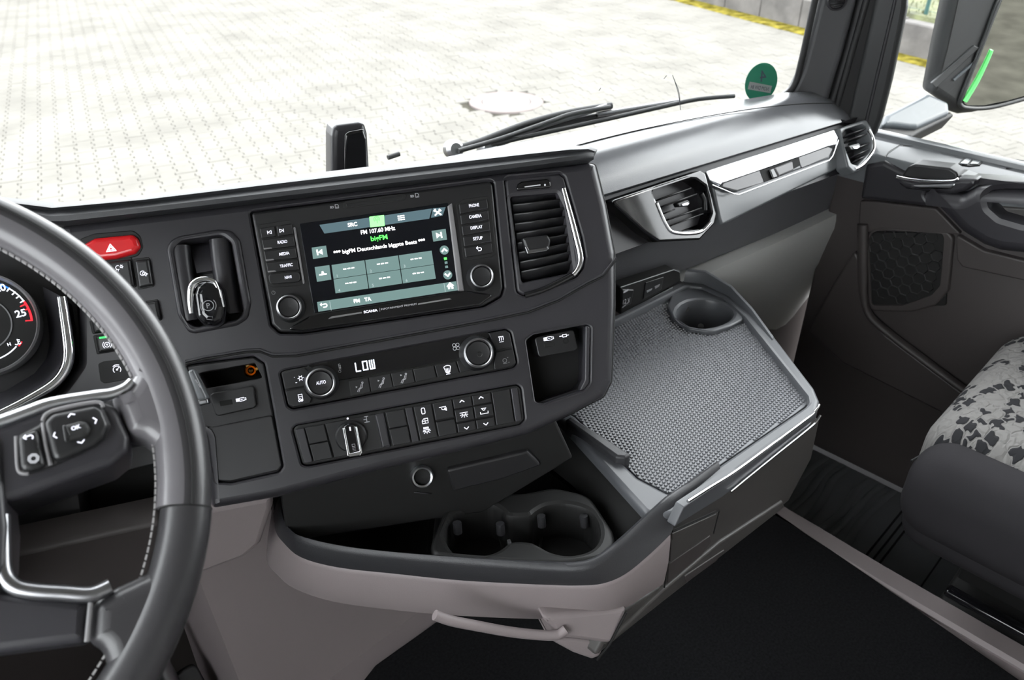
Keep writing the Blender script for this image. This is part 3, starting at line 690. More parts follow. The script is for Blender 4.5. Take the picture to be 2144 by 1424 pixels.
# ================================================================== centre air vent
vt = thing('centre_air_vent', 'tall dark air vent with horizontal slats right of the screen', 'air vent', PAN.hit(1150, 610))
def z6(p): return Z(p, 1000, 300, 3.56)
VIN = z6([(250, 405), (590, 375), (640, 480), (705, 935), (690, 965), (335, 1035)])
VTH = z6([(285, 352), (300, 300), (330, 282), (520, 262), (545, 285), (550, 330)])
slab('vent_frame', PAN, [((x-1140)*.985+1140, (y-490)*.99+490) for x, y in VENT], -.03, -.001, 'panel', vt, .003, .006, holes=[(VIN, .003)], hb=.005)
slab('vent_back', PAN, [((x-1140)*.99+1140, (y-490)*.99+490) for x, y in VENT], -.055, -.045, 'void', vt, .001, .003)
VQ = z6([(250, 400), (600, 372), (710, 955), (335, 1035)])
for i in range(9):
    t = (i+.55)/9; a, b = quad(VQ, -.02, t), quad(VQ, 1.02, t-.01)
    A_, B_ = PAN.hit(*a, -.012), PAN.hit(*b, -.012); d = (B_-A_).normalized(); nn = (PAN.n*.8+PAN.v*.6); q = nn.cross(d).normalized()
    def sl(P): return [P+nn*.011, P+nn*.010+q*.0012, P-nn*.011+q*.0012, P-nn*.011-q*.0012, P+nn*.010-q*.0012]
    sections('slat', [sl(A_), sl(B_)], 'button', vt)
cs = [(640, 338), (668, 450), (700, 570), (735, 710), (765, 840), (762, 905), (735, 958), (710, 980)]
tube('chrome_strip', smooth_path([PAN.hit(*p, .0015) for p in z6(cs)], 5), [.0026+.0012*math.sin(math.pi*i/35) for i in range(36)], 'chrome', vt, 10)
tube('gloss_strip', smooth_path([PAN.hit(*p, .0005) for p in z6([(705, 985), (600, 1040), (480, 1095), (350, 1135)])], 5), .0035, 'gloss', vt, 10)
tag(slab('thumbwheel', PAN, VTH, -.002, .002, 'gloss', vt, .002, .003), 'glossy thumb wheel with a pale mark')
strokes(PAN, *z6([(410, 318)])[0], 1, [[(-26/1.6, 0), (16, 0)]], 2.4, 'print', vt, .0024); strokes(PAN, *z6([(502, 311)])[0], 1, [('fill', circ(0, 0, 2.2))], 1, 'print', vt, .0024)
sd = slab('slider', PAN, z6([(330, 705), (525, 680), (548, 720), (535, 800), (370, 822), (355, 775)]), -.012, .004, 'button', vt, .003, .003)
slab('slider_edge', PAN, z6([(352, 772), (372, 770), (385, 795), (515, 775), (522, 762), (530, 790), (515, 803), (372, 824)]), .003, .0055, 'steel', sd, .0008, .0008)
# ================================================================== climate control
cl = thing('climate_control', 'long climate control strip with two round knobs and LOW on its display', 'control panel', PAN.hit(830, 860))
def z5(p): return Z(p, 500, 650, 3.56)
slab('faceplate', PAN, [((x-835)*.993+835, (y-772)*.98+772) for x, y in CLIM], -.03, .0015, 'black', cl, .002, .005)
slab('display', PAN, z5([(495, 412), (1862, 160), (1870, 200), (1700, 345), (1610, 372), (800, 516), (640, 540), (560, 440)]), .001, .0030, 'gloss', cl, .0006, .003)
LOWS = {'L': [[(-3, 6), (-3, -6), (3, -6)]], 'O': [[(-3, 6), (3, 6), (3, -6), (-3, -6), (-3, 6)]], 'W': [[(-3, 6), (-3, -6), (3, -6), (3, 6)], [(0, 6), (0, -6)]]}
for ch, (x, y) in zip('LOW', ((749.5, 768.5), (764.5, 765.5), (779, 763))): strokes(PAN, x, y, 1.5, LOWS[ch], 1.7, 'lcd', cl, .0034, 'display_digit')
BQ = z5([(815, 527), (1705, 363), (1732, 448), (832, 642)])
fr_ = (0, .17, .355, .54, .72, .905, 1.02)
seat_ic = [[(-5, 5), (-3, -1), (3, -3), (4, -7)], [(-6, 6), (-4, 6)]]
for i in range(6):
    k_ = slab('climate_key', PAN, cell(BQ, fr_[i]+.004, fr_[i+1]-.004, .02, .98), .001, .0042, 'button', cl, .0006, .0008)
    x, y = quad(BQ, (fr_[i]+fr_[i+1])/2+.005, .55)
    if i < 3:
        strokes(PAN, x, y, 1, [[(6, 7), (4, -1), (-1, -3), (-4, -9)], [(3, 6), (1, 0), (-4, -3), (-7, -8)], circ(6, 9, 1.6)], 1.3, 'print', k_, .0046)
        ar = ((-7, 2), (-5, 6), (-4, 8))[i]
        strokes(PAN, x, y, 1, [('fill', [(ar[0]-2, ar[1]+2), (ar[0]+2, ar[1]), (ar[0]-2, ar[1]-2)])], 1, 'print', k_, .0046)
    if i == 4:
        strokes(PAN, x, y, 1, [[(-7, 6)]+circ(0, -2, 11, 130, 50, 8)+[(7, 6), (4, -5), (-4, -5), (-7, 6)], [(-3, 3), (-2, -7)], [(0, 3), (0, -7)], [(3, 3), (2, -7)], [(-4, -9), (4, -9)]], 1.3, 'white', k_, .0046)
for q, ic in ((z5([(318, 468), (482, 425), (520, 455), (500, 520), (492, 565), (343, 592)]), 'sun'), (z5([(345, 602), (494, 574), (505, 610), (545, 655), (530, 690), (408, 722), (368, 700)]), 'car'),
              (z5([(1862, 170), (1985, 148), (2018, 168), (2042, 275), (1915, 298), (1890, 240)]), 'heat'), (z5([(1918, 310), (2045, 287), (2066, 392), (2038, 415), (1905, 445), (1900, 390)]), 'def')):
    k_ = slab('climate_key', PAN, q, .001, .0046, 'button', cl, .001, .001)
    cx = sum(p[0] for p in q)/len(q); cy = sum(p[1] for p in q)/len(q)
    I = {'sun': [circ(4, -1, 3.4, 0, 360, 10)]+[[(4+3.6*math.cos(a), -1+3.6*math.sin(a)), (4+6*math.cos(a), -1+6*math.sin(a))] for a in [k*1.047 for k in range(6)]]+[[(-9, 3), (-8, 3)], [(-8, -9), (-5, -9)]],
         'car': [[(0, -6), (4, -6), (4, 7), (-4, 7), (-4, -2), (0, -2)], circ(2, -6, 2), circ(-3, -6, 2), [(-4, 2), (4, 2)]],
         'heat': [[(-4, 6), (-3, 2), (-4, -2)], [(0, 6), (1, 2), (0, -2)], [(4, 6), (5, 2), (4, -2)], [(-5, 6), (5, 6)], [(-4, -5), (4, -5)]], 'def': [circ(0, 0, 4), [(-4, -6), (4, -6)], [(6, 5), (8, 5)], [(7, -5), (9, -5)]]}[ic]
    strokes(PAN, cx+1, cy, 1, I, 1.2, 'white' if ic in ('sun', 'heat', 'car') else 'printdim', k_, .0050)
k1 = knob(cl, (671, 801.5), 32*kp, .018); text(PAN, 'AUTO', 672, 801, 7, 'white', k1, .0196, wpx=20, bold=.01); strokes(PAN, 673, 812, 1, [[(-10, 0), (10, 0)]], 3, 'black', k1, .0196)
k2 = knob(cl, (1002, 739), 34*kp, .018); lathe('pin', PAN, (1004, 742), [(.0032, .0185), (.0030, .0198), (.0015, .0185), (0, .0180)], 'black', k2, 16, k=.019)
strokes(PAN, 955, 726, 1, [circ(-3.6, 3.6, 3.3), circ(3.6, 3.6, 3.3), circ(-3.6, -3.6, 3.3), circ(3.6, -3.6, 3.3)], 1.3, 'print', cl, .0034)
strokes(PAN, 711, 770, 1, [circ(-1, -8, 2.5), [(-1, -5), (-1, 8)], [(-1, 8), (2, 8)], [(2, -4), (2, 6)], [(0, 4), (3, 4)], [(0, 0), (3, 0)]], 1.2, 'printdim', cl, .0034)
# ================================================================== lower switch panel
sp = thing('switch_panel', 'lower row of black push switches with a chrome edged rotary selector', 'switch panel', PAN.hit(850, 975))
slab('faceplate', PAN, [((x-855)*.994+855, (y-890)*.982+890) for x, y in SWP], -.03, .0005, 'black', sp, .002, .005)
SQ = z5([(405, 880), (2085, 560), (2122, 832), (482, 1155)])
fx = (0, .047, .137, .405, .492, .53, .614, .703, .789, .876, .962, 1.0)
def swk(s0, s1, t0, t1, w1=.0040, m='button', nm='switch_key', r=.0008): return slab(nm, PAN, cell(SQ, s0+.003, s1-.003, t0+.012, t1-.012), -.001, w1, m, sp, .0008, r)
swk(fx[0]+.004, fx[1], .03, .97, .0045, 'panel', 'end_cap', .002); swk(fx[10], fx[11]-.004, .03, .97, .0045, 'panel', 'end_cap', .002)
swk(fx[1], fx[2], .03, .5); swk(fx[1], fx[2], .5, .97, .0055); swk(fx[3], fx[4], .03, .5); swk(fx[3], fx[4], .5, .97, .0055); swk(fx[4], fx[5], .02, .98, .0032, 'panel', 'spacer')
k0 = swk(fx[5], fx[6], .03, .97); k3 = swk(fx[6], fx[7], .03, .52, .005); swk(fx[6], fx[7], .54, .97); ka = swk(fx[7], fx[8], .03, .32); kb_ = swk(fx[7], fx[8], .33, .68, .0052); kc = swk(fx[7], fx[8], .69, .97)
kd = swk(fx[8], fx[9], .03, .32); ke = swk(fx[8], fx[9], .33, .68, .0052); kf = swk(fx[8], fx[9], .69, .97); swk(fx[9], fx[10], .03, .97)
strokes(PAN, 886, 860.5, 1, [[(-2.5, -6), (-3.5, -4), (-3.5, 4), (-2, 6), (2, 6), (3.5, 4), (3.5, -4), (2.5, -6), (-2.5, -6)]], 1.6, 'white', k0, .0044)
strokes(PAN, 890, 881.5, 1, [[(-6, -5), (6, -5), (6, 5), (-2, 5), (-6, 1), (-6, -5)], [(-6, 0), (6, 0)], [(0, 5), (0, -5)]], 1.2, 'white', k0, .0044)
rays = lambda y: [[(0, y-2), (0, y-6)], [(-3, y-2), (-6, y-5)], [(3, y-2), (6, y-5)], [(-4, y), (-8, y-1)], [(4, y), (8, y-1)]]
strokes(PAN, 893.5, 902, 1, [('fill', [(-6, 4), (5, 4), (5, 8), (-6, 8)]), [(-7, 2), (7, 2)], circ(0, 0, 3, 180, 360, 8)]+rays(0), 1.2, 'white', k0, .0044)
strokes(PAN, 928, 856, 1, [[(-8, 4), (6, 4)], circ(0, 1, 3.2, 180, 360, 8), ('fill', [(2, -3), (7, -5), (7, 2), (4, 2)])], 1.3, 'white', k3, .0054)
strokes(PAN, 971.5, 868, 1, [[(-8, 4), (8, 4)], circ(0, 2, 3.4, 180, 360, 8)]+rays(0), 1.3, 'white', kb_, .0056); strokes(PAN, 1013.5, 861, 1, [[(-5, 6), (5, 6)], circ(0, 5, 3, 180, 360, 8), [(-8, -1), (-8, -5), (8, -5), (8, -1)]], 1.3, 'white', ke, .0056)
for (x, y, d, k_) in ((967, 840, 1, ka), (1007, 832.5, 1, kd), (977, 896.5, -1, kc), (1017.5, 888, -1, kf)): strokes(PAN, x, y, 1, [[(-4.5, -2*d), (0, 2*d), (4.5, -2*d)]], 1.7, 'white', k_, .0044)
slab('selector_plate', PAN, cell(SQ, fx[2]+.003, fx[3]-.003, .03, .97), -.001, .0022, 'button', sp, .0008, .001)
slab('selector_bevel', PAN, cell(SQ, fx[3]-.045, fx[3]-.005, .05, .95), .001, .0042, 'panel', sp, .0018, .001)
sk = lathe('rotary_knob', PAN, (735, 915), [(33*kp, .001), (32*kp, .008), (29*kp, .010), (0, .010)], 'button', sp, 40, k=.008)
HB = z5([(775, 868), (800, 850), (850, 850), (868, 862), (920, 1062), (905, 1082), (830, 1094), (812, 1085)])
slab('grip', PAN, HB, .008, .020, 'gloss', sk, .003, .003)
slab('chrome_edge', PAN, z5([(771, 880), (790, 872), (826, 1066), (900, 1050), (866, 866), (882, 866), (922, 1060), (905, 1084), (826, 1096), (808, 1085)]), .016, .0215, 'chrome', sk, .001, .001)
strokes(PAN, 733, 898, 1, [('fill', [(-1.5, -4), (1.5, -4), (1.5, 4), (-1.5, 4)])], 1, 'white', sk, .0206); strokes(PAN, 741, 937, 1, [[(-3, 7), (3, 7), (3, 2), (-3, 2), (-3, 7)], [(-3, -1), (3, -1)], [(-3, -4), (3, -4)], [(-3, -7), (3, -7)]], 1.1, 'printdim', sk, .0206)
strokes(PAN, 728, 876.5, 1, [('fill', circ(0, 0, 2.2))], 1, 'white', sp, .0026); strokes(PAN, 767.5, 878, 1, [[(0, 6), (0, -6)], [(-4, 6), (4, 6)], [(-5, -6), (5, -6)], [(-6, 0), (0, 0)]], 1.4, 'print', sp, .0026)
# ================================================================== hazard button and rocker switches
hz = thing('hazard_button', 'red hazard light button with white triangle', 'button', PAN.hit(232, 545))
slab('button_well', PAN, [(160, 520), (168, 500), (196, 489), (278, 482), (294, 494), (300, 518), (290, 535), (243, 549), (205, 552), (175, 540)], -.003, .001, 'black', hz, .001, .006)
slab('button_cap', PAN, [(171, 512), (197, 497.5), (275, 490), (286.5, 499), (292, 516), (281, 530), (241.6, 541), (208, 544), (182, 532)], .0, .0075, 'red', hz, .005, .004, steps=5)
strokes(PAN, 232, 519.5, 1, [[(-10, -7), (10, -7), (0, 9), (-10, -7)], [(-5, -4), (5, -4), (0, 3.5), (-5, -4)]], 2.0, 'white', hz, .0079)
def rocker(label, pts, icon, iw=1.2, h=.006, led=None, rr=.002):
    t = thing('rocker_switch', label, 'switch', PAN.hit(*pts[-1]), 'rocker switches beside the steering wheel')
    cx = sum(p[0] for p in pts)/len(pts); cy = sum(p[1] for p in pts)/len(pts)
    slab('switch_well', PAN, [(cx+(x-cx)*1.14, cy+(y-cy)*1.12) for x, y in pts], -.003, .0012, 'black', t, .0006, rr)
    k = slab('rocker', PAN, pts, 0, h, 'button', t, .003, rr)
    if icon: strokes(PAN, cx+icon[0], cy+icon[1], 1, icon[2], iw, 'white', t, h+.0004)
    if led: slab('indicator', PAN, led, h-.001, h+.0006, 'led', t, .0002, .0005)
    return t
lamp = [circ(-2, 1, 4.5, 60, 300, 10), circ(5, 2, 2.2), [(5, 5), (5, 6.5)], [(8, 2), (9.5, 2)], [(7, 4.2), (8, 5.2)], [(7, -.2), (8, -1.2)], [(-7, -5), (-5, -3)], [(-2, -7), (-2, -5)]]
rocker('wide rocker switch right below the red hazard button', [(205, 551), (272, 543), (281, 598), (262, 603), (214, 600)], (2, -18, lamp))
rocker('narrow rocker switch with lamp symbol right of the wide one', [(281, 545), (311, 542), (320, 597), (290, 603)], (0, 0, [circ(-2, 0, 5, 40, 320, 12), circ(0, -1, 2.5), circ(4, -3, 2.4), [(4, 0), (4, 1.5)], [(7, -3), (8.5, -3)], [(4, -6), (4, -7.5)]]))
rocker('plain rocker switch half hidden by the steering wheel rim', [(298, 634), (329, 629), (337, 668), (304, 676)], None)
rocker('rocker switch above the green lit one behind the rim', [(190, 672), (236, 664), (244, 690), (196, 698)], (4, 2, [[(-5, 4), (0, 0), (-5, -5)], circ(5, -2, 2.5)]))
rocker('rocker switch with a green light bar', [(198, 704), (243, 699), (251, 732), (205, 740)], (0, 3, [circ(0, 0, 5.5), circ(0, 0, 9, 130, 230, 8), circ(0, 0, 9, -50, 50, 8), ('fill', [(-3, 2), (3, 2), (0, -2.5)])]), led=[(207, 706), (233, 702.5), (233.5, 706), (208, 709.5)])
cz = thing('cruise_label', 'black sticker with cruise symbol and 90', 'sticker', PAN.hit(240, 800))
slab('plate', PAN, [(205, 762), (216, 757), (300, 747), (304, 788), (218, 803), (210, 797)], 0, .0015, 'black', cz, .0004, .003)
strokes(PAN, 245, 774, 1, [circ(0, 0, 8, -40, 220, 14), circ(0, 0, 11, 60, 130, 6), [(0, 0), (4, 4)], ('fill', circ(0, 0, 2.2))], 1.6, 'white', cz, .0019); text(PAN, '90', 272, 770, 12, 'white', cz, .0019, bold=.02)
# ================================================================== parking brake
pk = thing('parking_brake_lever', 'black parking brake lever with chrome arc in an oblong recess', 'lever', PAN.hit(435, 700))
def z1(p): return Z(p, 0, 350, 3.56)
SUR = z1([(1235, 605), (1265, 545), (1330, 510), (1620, 460), (1722, 468), (1790, 540), (1872, 1010), (1848, 1130), (1765, 1182), (1450, 1242), (1398, 1230), (1318, 1100)])
slab('surround', PAN, SUR, -.002, .003, 'panel', pk, .004, .01, holes=[(PARK, .01)], hw=-.028, hb=.004, steps=4)
slab('recess_floor', PAN, [((x-435)*1.03+435, (y-585)*1.03+585) for x, y in PARK], -.036, -.028, 'panel_low', pk, .001, .01)
L_ = []
for t in range(9):
    f = t/8; a = PAN.hit(398+f*14, 512+f*60, -.028+.020*math.sin(f*math.pi*.5)); b = PAN.hit(462+f*8, 500+f*62, -.028+.020*math.sin(f*math.pi*.5))
    L_.append([a, b, b-PAN.n*.02, a-PAN.n*.02])
sections('slide_ramp', L_, 'panel', pk, 60)
for s in (0, 1):
    P = [PAN.hit(x+s*90-(s*6), y-s*14, -.010) for x, y in ((376, 516), (382, 570), (392, 630), (400, 672))]; tube('side_rail', smooth_path(P, 4), .011, 'panel', pk, 12)
LV = z1([(1425, 940), (1448, 868), (1520, 828), (1600, 838), (1655, 900), (1685, 1040), (1665, 1150), (1600, 1190), (1512, 1180), (1452, 1120)])
lv = slab('lever', PAN, LV, -.02, .026, 'gloss', pk, .010, .008, steps=5)
tube('chrome_arc', smooth_path([PAN.hit(*p, .022) for p in z1([(1425, 1090), (1418, 1000), (1428, 900), (1465, 855), (1525, 838), (1585, 850), (1615, 890), (1640, 975)])], 5), [.0022+.0020*math.sin(math.pi*min(1, i/30)) for i in range(36)], 'chrome', pk, 10)
strokes(PAN, 436, 640, 1, [circ(0, 0, 11), circ(0, 0, 16, 140, 220, 8), circ(0, 0, 16, -40, 40, 8)], 1.5, 'printdim', lv, .0264); text(PAN, 'P', 436, 640, 11, 'printdim', lv, .0264)
# ================================================================== left storage bay with open slot
sb = thing('storage_insert', 'dark insert left of the controls with an open slot and blank flap', 'storage panel', PAN.hit(520, 1010))
slab('insert_plate', PAN, [((x-487)*.99+487, (y-880)*.99+880) for x, y in STOR], -.03, -.004, 'panel_low', sb, .002, .004, holes=[(OPEN, .002)], hb=.001)
slab('blank_flap', PAN, Z([(1535, 702), (2030, 602), (2100, 980), (2070, 1018), (1720, 1098), (1618, 1092)], 0, 700, 3.56), -.006, -.0015, 'panel_low', sb, .0015, .004)
slab('slot_back', PAN, Z([(1440, 260), (1950, 180), (2000, 380), (1500, 460)], 0, 700, 3.56), -.075, -.066, 'void', sb, .001, .002)
ft = thing('brass_fitting', 'brass pipe fitting on pale metal seen through the open slot', 'fitting', PAN.hit(525, 790, -.05))
FB = Frame(PAN.pt(*PAN.uv(525, 776, -.04), -.04), PAN.n)
slab('bracket', PAN, Z([(1690, 262), (1960, 225), (1960, 350), (1740, 350), (1800, 330)], 0, 700, 3.56), -.062, -.052, 'alu', ft, .003, .004)
ringlathe('brass_ring', PAN, (525, 776), [(.0075, -.052), (.0075, -.036), (.0055, -.034), (.0035, -.036), (.0035, -.052)], 'brass', ft, 24, k=-.036)
lathe('core', PAN, (525, 776), [(.0022, -.052), (.0022, -.034), (0, -.033)], 'brass', ft, 12, k=-.034)
tube('pipe', smooth_path([PAN.hit(455, 790, -.055), PAN.hit(485, 786, -.05), PAN.hit(508, 780, -.055)], 5), .004, 'alu', ft)
us = thing('usb_port', 'black usb port plate under the open slot beside the steering wheel', 'usb port', PAN.hit(490, 870))
UP_ = Z([(1560, 455), (1590, 435), (1872, 385), (1893, 400), (1912, 530), (1890, 552), (1630, 610), (1605, 600)], 0, 700, 3.56)
slab('plate', PAN, UP_, -.008, .001, 'button', us, .0015, .003)
slab('socket', PAN, Z([(1635, 500), (1725, 485), (1735, 520), (1642, 537)], 0, 700, 3.56), 0, .0014, 'void', us, .0002, .0005)
usbic = [('fill', [(-11, -3), (-3, -3), (-3, 4), (-11, 4)]), [(-3, 4), (6, 4), (6, 2.5), (10, 2.5), (10, -1.5), (6, -1.5), (6, -3), (-3, -3)], [(-1, .5), (3, .5)]]
strokes(PAN, 505, 837, 1, usbic, 1.3, 'white', us, .0016)
slk = thing('column_stalk', 'grey tipped stalk end showing right of the wheel rim', 'stalk', PAN.hit(412, 838, .03))
slab('stalk_tip', PAN, [(391, 777), (405, 772), (433, 832), (431, 838), (414, 839)], .02, .034, 'doorgrey', slk, .003, .003)
slab('stalk_collar', PAN, [(412, 838), (434, 834), (437, 846), (415, 851)], .021, .033, 'steel', slk, .002, .002)
tube('stalk_arm', [PAN.hit(404, 812, .024), PAN.hit(396, 822, .01), PAN.hit(392, 830, -.004)], .007, 'panel', slk)
strokes(PAN, 413, 803, 1, [[(-2, 8), (1, 1)], [(2, -2), (5, -9)]], 3, 'printdim', slk, .0344)
# ================================================================== right pocket with usb and aux
pb = thing('media_pocket', 'small open pocket with usb and aux sockets at the panel corner', 'storage pocket', PAN.hit(1170, 845))
slab('pocket_frame', PAN, [((x-1170)*1.05+1170, (y-760)*1.04+760) for x, y in POCK], -.004, .0015, 'panel', pb, .0012, .006, holes=[(POCK, .006)], hw=-.05, hb=.003)
slab('pocket_back', PAN, [((x-1170)*1.1+1170, (y-760)*1.1+760) for x, y in POCK], -.062, -.052, 'black', pb, .001, .003)
PF_ = [PAN.hit(1128, 842, -.004), PAN.hit(1230, 808, -.004), PAN.hit(1226, 775, -.05), PAN.hit(1128, 800, -.05)]
sections('pocket_floor', [[p, p-Vector((0, 0, .004))] for p in PF_], 'rim_black', pb, caps=False)
ua = slab('socket_plate', PAN, Z([(425, 212), (450, 196), (700, 146), (722, 155), (748, 285), (725, 300), (470, 348), (452, 335)], 1000, 650, 3.56), -.03, -.004, 'button', pb, .0012, .003)
slab('usb_socket', PAN, Z([(495, 245), (570, 235), (578, 262), (500, 275)], 1000, 650, 3.56), -.005, -.0035, 'void', ua, .0001, .0005)
lathe('aux_socket', PAN, (1184.5, 714), [(.0036, -.005), (.0034, -.0034), (.0020, -.0034), (.0018, -.006), (0, -.006)], 'void', ua, 16, k=-.004)
strokes(PAN, 1149, 709.5, 1, usbic, 1.2, 'white', ua, -.0034); strokes(PAN, 1181, 703, 1, [('fill', [(-10, -1), (-3, -1), (-3, 1), (-10, 1)]), [(-3, -2.5), (5, -2.5), (5, 2.5), (-3, 2.5), (-3, -2.5)], [(5, 0), (10, 0)]], 1.2, 'white', ua, -.0034)
slab('pocket_edge', PAN, Z([(806, 112), (838, 122), (832, 540), (796, 590), (760, 600), (800, 520)], 1000, 650, 3.56), -.012, .0022, 'panel', pb, .0015, .003)
# ================================================================== passenger dash fittings
def z6_(p): return Z(p, 1000, 300, 3.56)
def sidevent(name, label, outer, inner, fr, slats, chrome, slid, wheel=None):
    t = thing(name, label, 'air vent', fr.hit(*outer[-1]))
    slab('vent_trim', fr, outer, -.012, .012, 'gloss' if name == 'dash_air_vent' else 'doorgrey', t, .004, .006, holes=[(inner, .006)], hw=-.02, hb=.004, steps=4)
    slab('vent_back', fr, inner, -.034, -.022, 'void', t, .001, .004)
    cx = sum(p[0] for p in inner)/len(inner); cy = sum(p[1] for p in inner)/len(inner)
    for (x0, y0_, x1, y1) in slats:
        A_, B_ = fr.hit(x0, y0_, 0), fr.hit(x1, y1, 0); nn = (fr.n*.95+Vector((0, 0, 1))*.25).normalized(); d = (B_-A_).normalized(); q = nn.cross(d).normalized()
        def sl(P): return [P+nn*.009, P+nn*.008+q*.0011, P-nn*.011+q*.0011, P-nn*.011-q*.0011, P+nn*.008-q*.0011]
        sections('slat', [sl(A_), sl(B_)], 'panel_low' if name == 'dash_air_vent' else 'panel', t)
    n = (len(chrome)-1)*5+1
    tube('chrome_trim', smooth_path([fr.hit(x, y, .011) for x, y in chrome], 5), .0034, 'chrome', t, 10)
    s_ = slab('slider', fr, slid, .002, .012, 'button', t, .002, .002)
    c0 = (sum(p[0] for p in slid)/len(slid), sum(p[1] for p in slid)/len(slid))
    slab('slider_tip', fr, [((x-c0[0])*.6+c0[0]+3, (y-c0[1])*.5+c0[1]+1) for x, y in slid], .011, .0135, 'satin', s_, .0008, .001)
    if wheel: tube('thumbwheel', smooth_path([fr.hit(x, y, .004) for x, y in wheel], 5), .004, 'button', t, 10)
    return t
sidevent('dash_air_vent', 'glossy black wedge trim with octagonal air vent beside the chrome decor strip',
         [(1278, 421), (1470, 357), (1478, 362), (1487, 395), (1502, 448), (1497, 470), (1466, 503), (1380, 507), (1352, 488)],
         [(1367, 402), (1372, 396), (1436, 375), (1458, 376), (1480, 392), (1490, 445), (1477, 478), (1412, 485), (1397, 474)], DV,
         [(1376, 419, 1440, 397), (1382, 434, 1452, 409), (1388, 448, 1406, 441), (1393, 462, 1462, 438), (1400, 474, 1465, 450)],
         [(1374, 425), (1384, 450), (1396, 474), (1408, 486), (1440, 489), (1468, 484), (1486, 466)], [(1418, 426), (1440, 418), (1446, 424), (1440, 432), (1422, 434)], [(1468, 405), (1475, 420), (1476, 440)])
CV = DT
sidevent('corner_air_vent', 'grey framed air vent at the far end of the dashboard by the door',
         [(1757, 268), (1814, 249), (1824, 262), (1834, 292), (1832, 320), (1800, 358), (1788, 362), (1775, 350), (1764, 300)],
         [(1762, 282), (1772, 271), (1806, 260), (1816, 266), (1824, 296), (1822, 318), (1796, 346), (1784, 342), (1774, 318)], CV,
         [(1768, 286, 1808, 273), (1770, 297, 1812, 283), (1776, 318, 1814, 304), (1780, 331, 1812, 317), (1785, 340, 1806, 330)],
         [(1818, 272), (1827, 290), (1829, 310), (1822, 325), (1806, 345), (1790, 354)], [(1776, 305), (1798, 299), (1803, 305), (1794, 314), (1782, 314)])
dc = thing('decor_strip', 'bright brushed metal decor panel with grey handle inlay along the passenger dash', 'decor panel', DT.hit(1620, 400))
slab('base', DV, [(1486, 362), (1750, 272), (1762, 300), (1772, 345), (1512, 472), (1507, 460)], -.02, -.002, 'doorgrey', dc, .004, .004)
DS = [(1478, 360), (1482, 357), (1746, 271), (1755, 288), (1751, 302), (1735, 305), (1690, 322), (1512, 383), (1509, 387), (1486, 377)]
_t2 = math.radians(47); DU = Frame(DT.hit(1500, 375, .006), DF.n*math.cos(_t2)+Vector((0, 0, 1))*math.sin(_t2))
tag(slab('bright_panel', DU, DS, -.010, .004, 'satin', dc, .0015, .002), 'bright satin metal face')
def z8(p): return Z(p, 1470, 240, 5.64)
tube('groove', [DU.hit(*p, .0042) for p in z8([(245, 800), (275, 745), (330, 720), (1440, 340), (1500, 330), (1530, 345)])], .0007, 'steel', dc, 6)
hd = slab('grip_inlay', DT, z8([(225, 845), (245, 808), (1480, 378), (1545, 392), (1545, 420), (1500, 520), (430, 905), (380, 905)]), .002, .0085, 'doorgrey', dc, .003, .002)
slab('inlay_plate', DT, z8([(250, 812), (680, 660), (728, 790), (725, 805), (420, 893), (385, 890), (240, 850)]), .008, .0100, 'trimgrey', hd, .001, .001)
slab('inlay_plate', DT, z8([(1140, 505), (1490, 380), (1535, 400), (1490, 500), (1180, 630), (1160, 590)]), .008, .0100, 'trimgrey', hd, .001, .001)
slab('latch_well', DT, z8([(682, 662), (1140, 505), (1160, 600), (900, 740), (735, 800)]), .008, .0092, 'void', hd, .0004, .001)
slab('latch', DT, z8([(860, 630), (1070, 548), (1085, 650), (910, 725)]), .009, .0150, 'trimgrey', hd, .002, .002)
slab('latch_end', DT, z8([(800, 650), (850, 630), (905, 740), (840, 755)]), .009, .0135, 'gloss', hd, .002, .002)
tube('lower_edge', [DT.hit(*p, .009) for p in z8([(120, 830), (370, 935), (430, 945), (1500, 540), (1540, 490), (1610, 300)])], .0011, 'satin', dc, 6)
# socket strip at the back of the shelf
sk_ = thing('socket_strip', 'black strip with 12 V socket flap and usb port behind the shelf', 'socket strip', DF.hit(1300, 660, .026))
slab('plate', DF, [(1299, 601), (1412, 564), (1424, 567), (1426, 588), (1300, 660)], .005, .026, 'black', sk_, .002, .003)
tube('top_edge', [DF.hit(1299, 602, .026), DF.hit(1410, 565, .026), DF.hit(1423, 570, .025)], .0012, 'doorgrey', sk_, 8)
tube('bottom_edge', [DF.hit(1299, 659, .0265), DF.hit(1408, 602, .0265)], .0012, 'doorgrey', sk_, 8)
slab('usb_door', DF, [(1352, 592), (1390, 580), (1385, 606), (1347, 627)], .024, .0275, 'button', sk_, .0008, .001)
slab('usb_socket', DF, [(1354, 609), (1366, 604), (1364, 608), (1355, 613)], .027, .0280, 'satin', sk_, .0001, 0); slab('usb_socket', DF, [(1371, 600), (1382, 595), (1380, 600), (1372, 605)], .027, .0280, 'printdim', sk_, .0001, 0)
slab('flap', DF, [(1303, 606), (1328, 607), (1322, 637), (1303, 645)], .024, .029, 'button', sk_, .002, .002)
strokes(DF, 1311, 610, 1, [[(-4, 0), (3, 1)]], 3, 'print', sk_, .0295); text(DF, '12 V', 1312, 630, 7, 'print', sk_, .0295, wpx=13); strokes(DF, 1311, 638, 1, [[(-6, -2), (-1, 0)], [(1, 1), (5, 3)]], 2.2, 'printdim', sk_, .0295)
